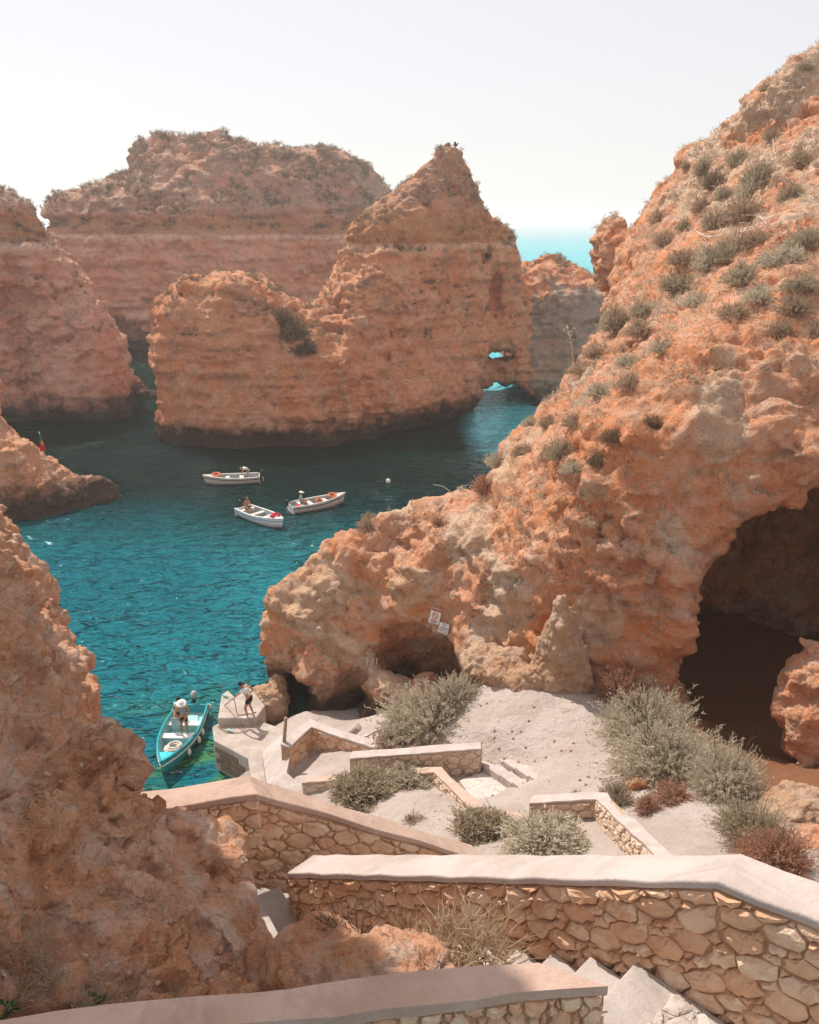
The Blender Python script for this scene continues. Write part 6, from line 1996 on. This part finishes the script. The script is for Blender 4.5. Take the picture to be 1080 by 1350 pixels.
# scattered pebbles on the sand
mb = MB(); rp_ = random.Random(8)
for k in range(260):
    cx_, cy_, sp = rp_.choice(((640, 1000, 55), (690, 985, 60), (640, 905, 60), (700, 920, 50), (830, 1030, 70), (600, 1070, 50), (780, 1010, 60)))
    x, y = rp_.gauss(cx_, sp * .55), rp_.gauss(cy_, sp * .3)
    p = ghit(x, y)
    s = rp_.choice((.012, .016, .02, .028, .05))
    mb.ball(p + Vector((0, 0, s * .3)), (s * rp_.uniform(.8, 1.4), s, s * rp_.uniform(.5, .9)), 5, 4, Matrix.Rotation(rp_.uniform(0, 3), 3, 'Z'))
tag(mb.build('pebbles', M_pale), 'small pebbles scattered over the sand', 'pebbles', kind='stuff')

# ------------------------------------------------------------------ the near left corner
boulder('earth_mound', 'grey shaded earth mound with dead twigs between the near rock and the steps', (-1.6, 4.15, 13.6), (0.95, 6.6, 15.9), .055,
        [((-.15, 5.10, 14.85), (.75, .55, .62), .3), ((-.75, 5.45, 14.6), (.6, .6, .6)), ((.36, 4.95, 14.75), (.42, .42, .52))], M_near, 91, .10,
        strata_disp((.8, .05), (.3, .06), (.1, .025), (.18, .03), (.5, .0), 91), 'mound')
bpy.context.view_layer.update()
mound = [o for o in COL.objects if o.name.startswith('earth_mound')][0]
def nhit(px, py, objs):
    best = None
    for o in objs:
        p, n = hit(px, py, o)
        if p is not None and (best is None or p.length < 1e9 and (p - Vector((0, 0, CAMZ))).length < (best - Vector((0, 0, CAMZ))).length): best = p
    return best
# stones bedded in the near rock
rs = random.Random(6)
protos = []
M_crust = rock_mat('pale_crust', 0.2, warm=(0.88, 0.56, 0.35), pale=(0.92, 0.68, 0.50), deep=(0.84, 0.44, 0.22), grey=(0.8, 0.6, 0.46), grey_amt=0.2, strata=0, tide=False, top_amt=0)
for k in range(5):
    bm = bmesh.new(); bmesh.ops.create_icosphere(bm, subdivisions=1, radius=1)
    for v in bm.verts: v.co *= rs.uniform(.7, 1.2)
    me = bpy.data.meshes.new('bedded_stone'); bm.to_mesh(me); bm.free(); me.materials.append(M_crust if k % 2 else M_near); protos.append(me)
cnt = 0
for k in range(170):
    x, y = rs.uniform(0, 480), rs.uniform(985, 1325)
    p, n = hit(x, y, near_cliff)
    if p is None or p.y > 12: continue
    s = rs.choice((.010, .014, .018, .024, .034)) * rs.uniform(.8, 1.2)
    o = bpy.data.objects.new('bedded_stone', rs.choice(protos)); COL.objects.link(o)
    o.location = p + n * s * .25; o.scale = (s * rs.uniform(.8, 1.5), s, s * rs.uniform(.6, 1)); o.rotation_euler = (rs.uniform(0, 3), rs.uniform(0, 3), rs.uniform(0, 3))
    o.parent = near_cliff
# dead twig shrubs and dry grass
def twig_shrub(label, p, size, mat, seed, n=9):
    root = thing('dead_shrub', label, 'shrub', p)
    mb = twig_mesh(seed, n, 1.0, .012)
    o = mb.build('branches', mat, root); o.scale = (size, size, size)
    return root
for k, (x, y, s, lb) in enumerate(((440, 1218, .40, 'dark dead shrub at the foot of the front wall, beside the near rock'), (475, 1232, .42, 'dark dead twigs sprouting on the shaded mound under the front wall'),
                                   (535, 1228, .30, 'small black dead shrub on the top of the mound'), (575, 1275, .34, 'dead twigs on the mound next to the parapet'), (345, 1165, .5, 'dry twigs on the rim of the near rock before the shaded steps'))):
    p = nhit(x, y, [mound, near_cliff, ground])
    if p is not None: twig_shrub(lb, p - Vector((0, 0, .05)), s, M_twig, 40 + k)
def grass(name, label, cat, p, r, h, n, mat, seed, lean=.5, width=.006):
    g = np.random.default_rng(seed)
    a = g.uniform(0, 2 * PI, n); q = r * np.sqrt(g.uniform(0, 1, n))
    B = np.stack([q * np.cos(a), q * np.sin(a), np.zeros(n)], 1)
    D = np.stack([g.normal(0, lean, n) + B[:, 0] * .6 / r, g.normal(0, lean, n) + B[:, 1] * .6 / r, np.ones(n)], 1)
    D /= np.linalg.norm(D, axis=1)[:, None]
    H = h * g.uniform(.4, 1.1, n)[:, None]
    S = np.cross(D, g.normal(size=D.shape)); S /= np.linalg.norm(S, axis=1)[:, None]
    mid = B + D * H * .55; tipp = B + D * H + np.stack([g.normal(0, .25, n), g.normal(0, .25, n), -.15 * np.ones(n)], 1) * H
    V = np.stack([B - S * width, B + S * width, mid + S * width * .8, mid - S * width * .8, tipp], 1).reshape(-1, 3)
    i0 = np.arange(n) * 5
    F = np.concatenate([np.stack([i0, i0 + 1, i0 + 2, i0 + 2], 1), np.stack([i0, i0 + 2, i0 + 3, i0 + 3], 1), np.stack([i0 + 3, i0 + 2, i0 + 4, i0 + 4], 1)])[:, :3]
    o = link(name, mesh_np(name, V, F, False), mat)
    o.location = p
    return tag(o, label, cat)
p = nhit(598, 1262, [mound, ground])
grass('dry_grass', 'pale straw grass tuft against the front wall, left of the step tips', 'grass', p + Vector((.12, .10, -.08)), .36, .40, 520, L_straw, 4, .7)
grass('dry_grass', 'second straw tuft leaning on the front wall, left of the bigger tuft', 'grass', nhit(560, 1225, [mound, ground]) + Vector((0, .15, -.05)), .22, .30, 200, L_straw, 5, .7)
for k, (x, y, r_, h_, n_, lb) in enumerate(((20, 1300, .30, .22, 500, 'matted dry grass in the bottom left corner'), (90, 1325, .30, .2, 420, 'matted dry grass along the parapet beside the green weed'), (190, 1322, .28, .16, 300, 'thin dry grass along the parapet foot, right of the green weed'), (30, 1240, .2, .2, 200, 'dry grass tuft on the near rock above the corner'))):
    p = nhit(x, y, [near_cliff, ground])
    if p is not None: grass('dry_grass', lb, 'grass', p - Vector((0, 0, .02)), r_, h_, n_, L_dry, 20 + k, .9, .004)
def weed(label, p, s, seed):
    rr = random.Random(seed)
    root = thing('green_weed', label, 'plant', p)
    for k in range(15):
        a = 2 * PI * k / 15 + rr.uniform(-.2, .2); l = s * rr.uniform(.6, 1.1); up = rr.uniform(.25, .9)
        d = Vector((math.cos(a), math.sin(a), up)).normalized(); sd = Vector((-math.sin(a), math.cos(a), 0)); w_ = l * .17
        MB().add([Vector((0, 0, 0)), d * l * .45 + sd * w_, d * l * .45 + Vector((0, 0, -.01)), d * l * .45 - sd * w_, d * l * .8 + sd * w_ * .7, d * l * .8 - sd * w_ * .7, d * l + Vector((0, 0, -.15 * l))],
                 [(0, 1, 2), (0, 2, 3), (1, 4, 2), (2, 5, 3), (2, 4, 6), (2, 6, 5)]).build('leaf', L_green, root)
p = nhit(122, 1322, [near_cliff, ground])
if p is not None: weed('fresh green weed growing at the foot of the near rock', p, .14, 1)
p = nhit(8, 1338, [near_cliff, ground])
if p is not None: weed('fresh green weed in the very corner by the parapet', p + Vector((0, 0, .02)), .11, 2)

# ------------------------------------------------------------------ sea haze
hz = MB().box((0, 13000, 16.75), (29000, 29000, 36.5))
M_haze = bpy.data.materials.new('sea_haze')
M_haze.use_nodes = True
ht = M_haze.node_tree
ht.nodes.remove(ht.nodes['Principled BSDF'])
hv = ht.nodes.new('ShaderNodeVolumePrincipled')
hv.inputs['Color'].default_value = (1.0, 0.95, 0.92, 1)
hv.inputs['Density'].default_value = 0.0006
hv.inputs['Anisotropy'].default_value = 0.3
ht.links.new(hv.outputs[0], ht.nodes['Material Output'].inputs['Volume'])
tag(hz.build('haze', M_haze), kind='stuff')
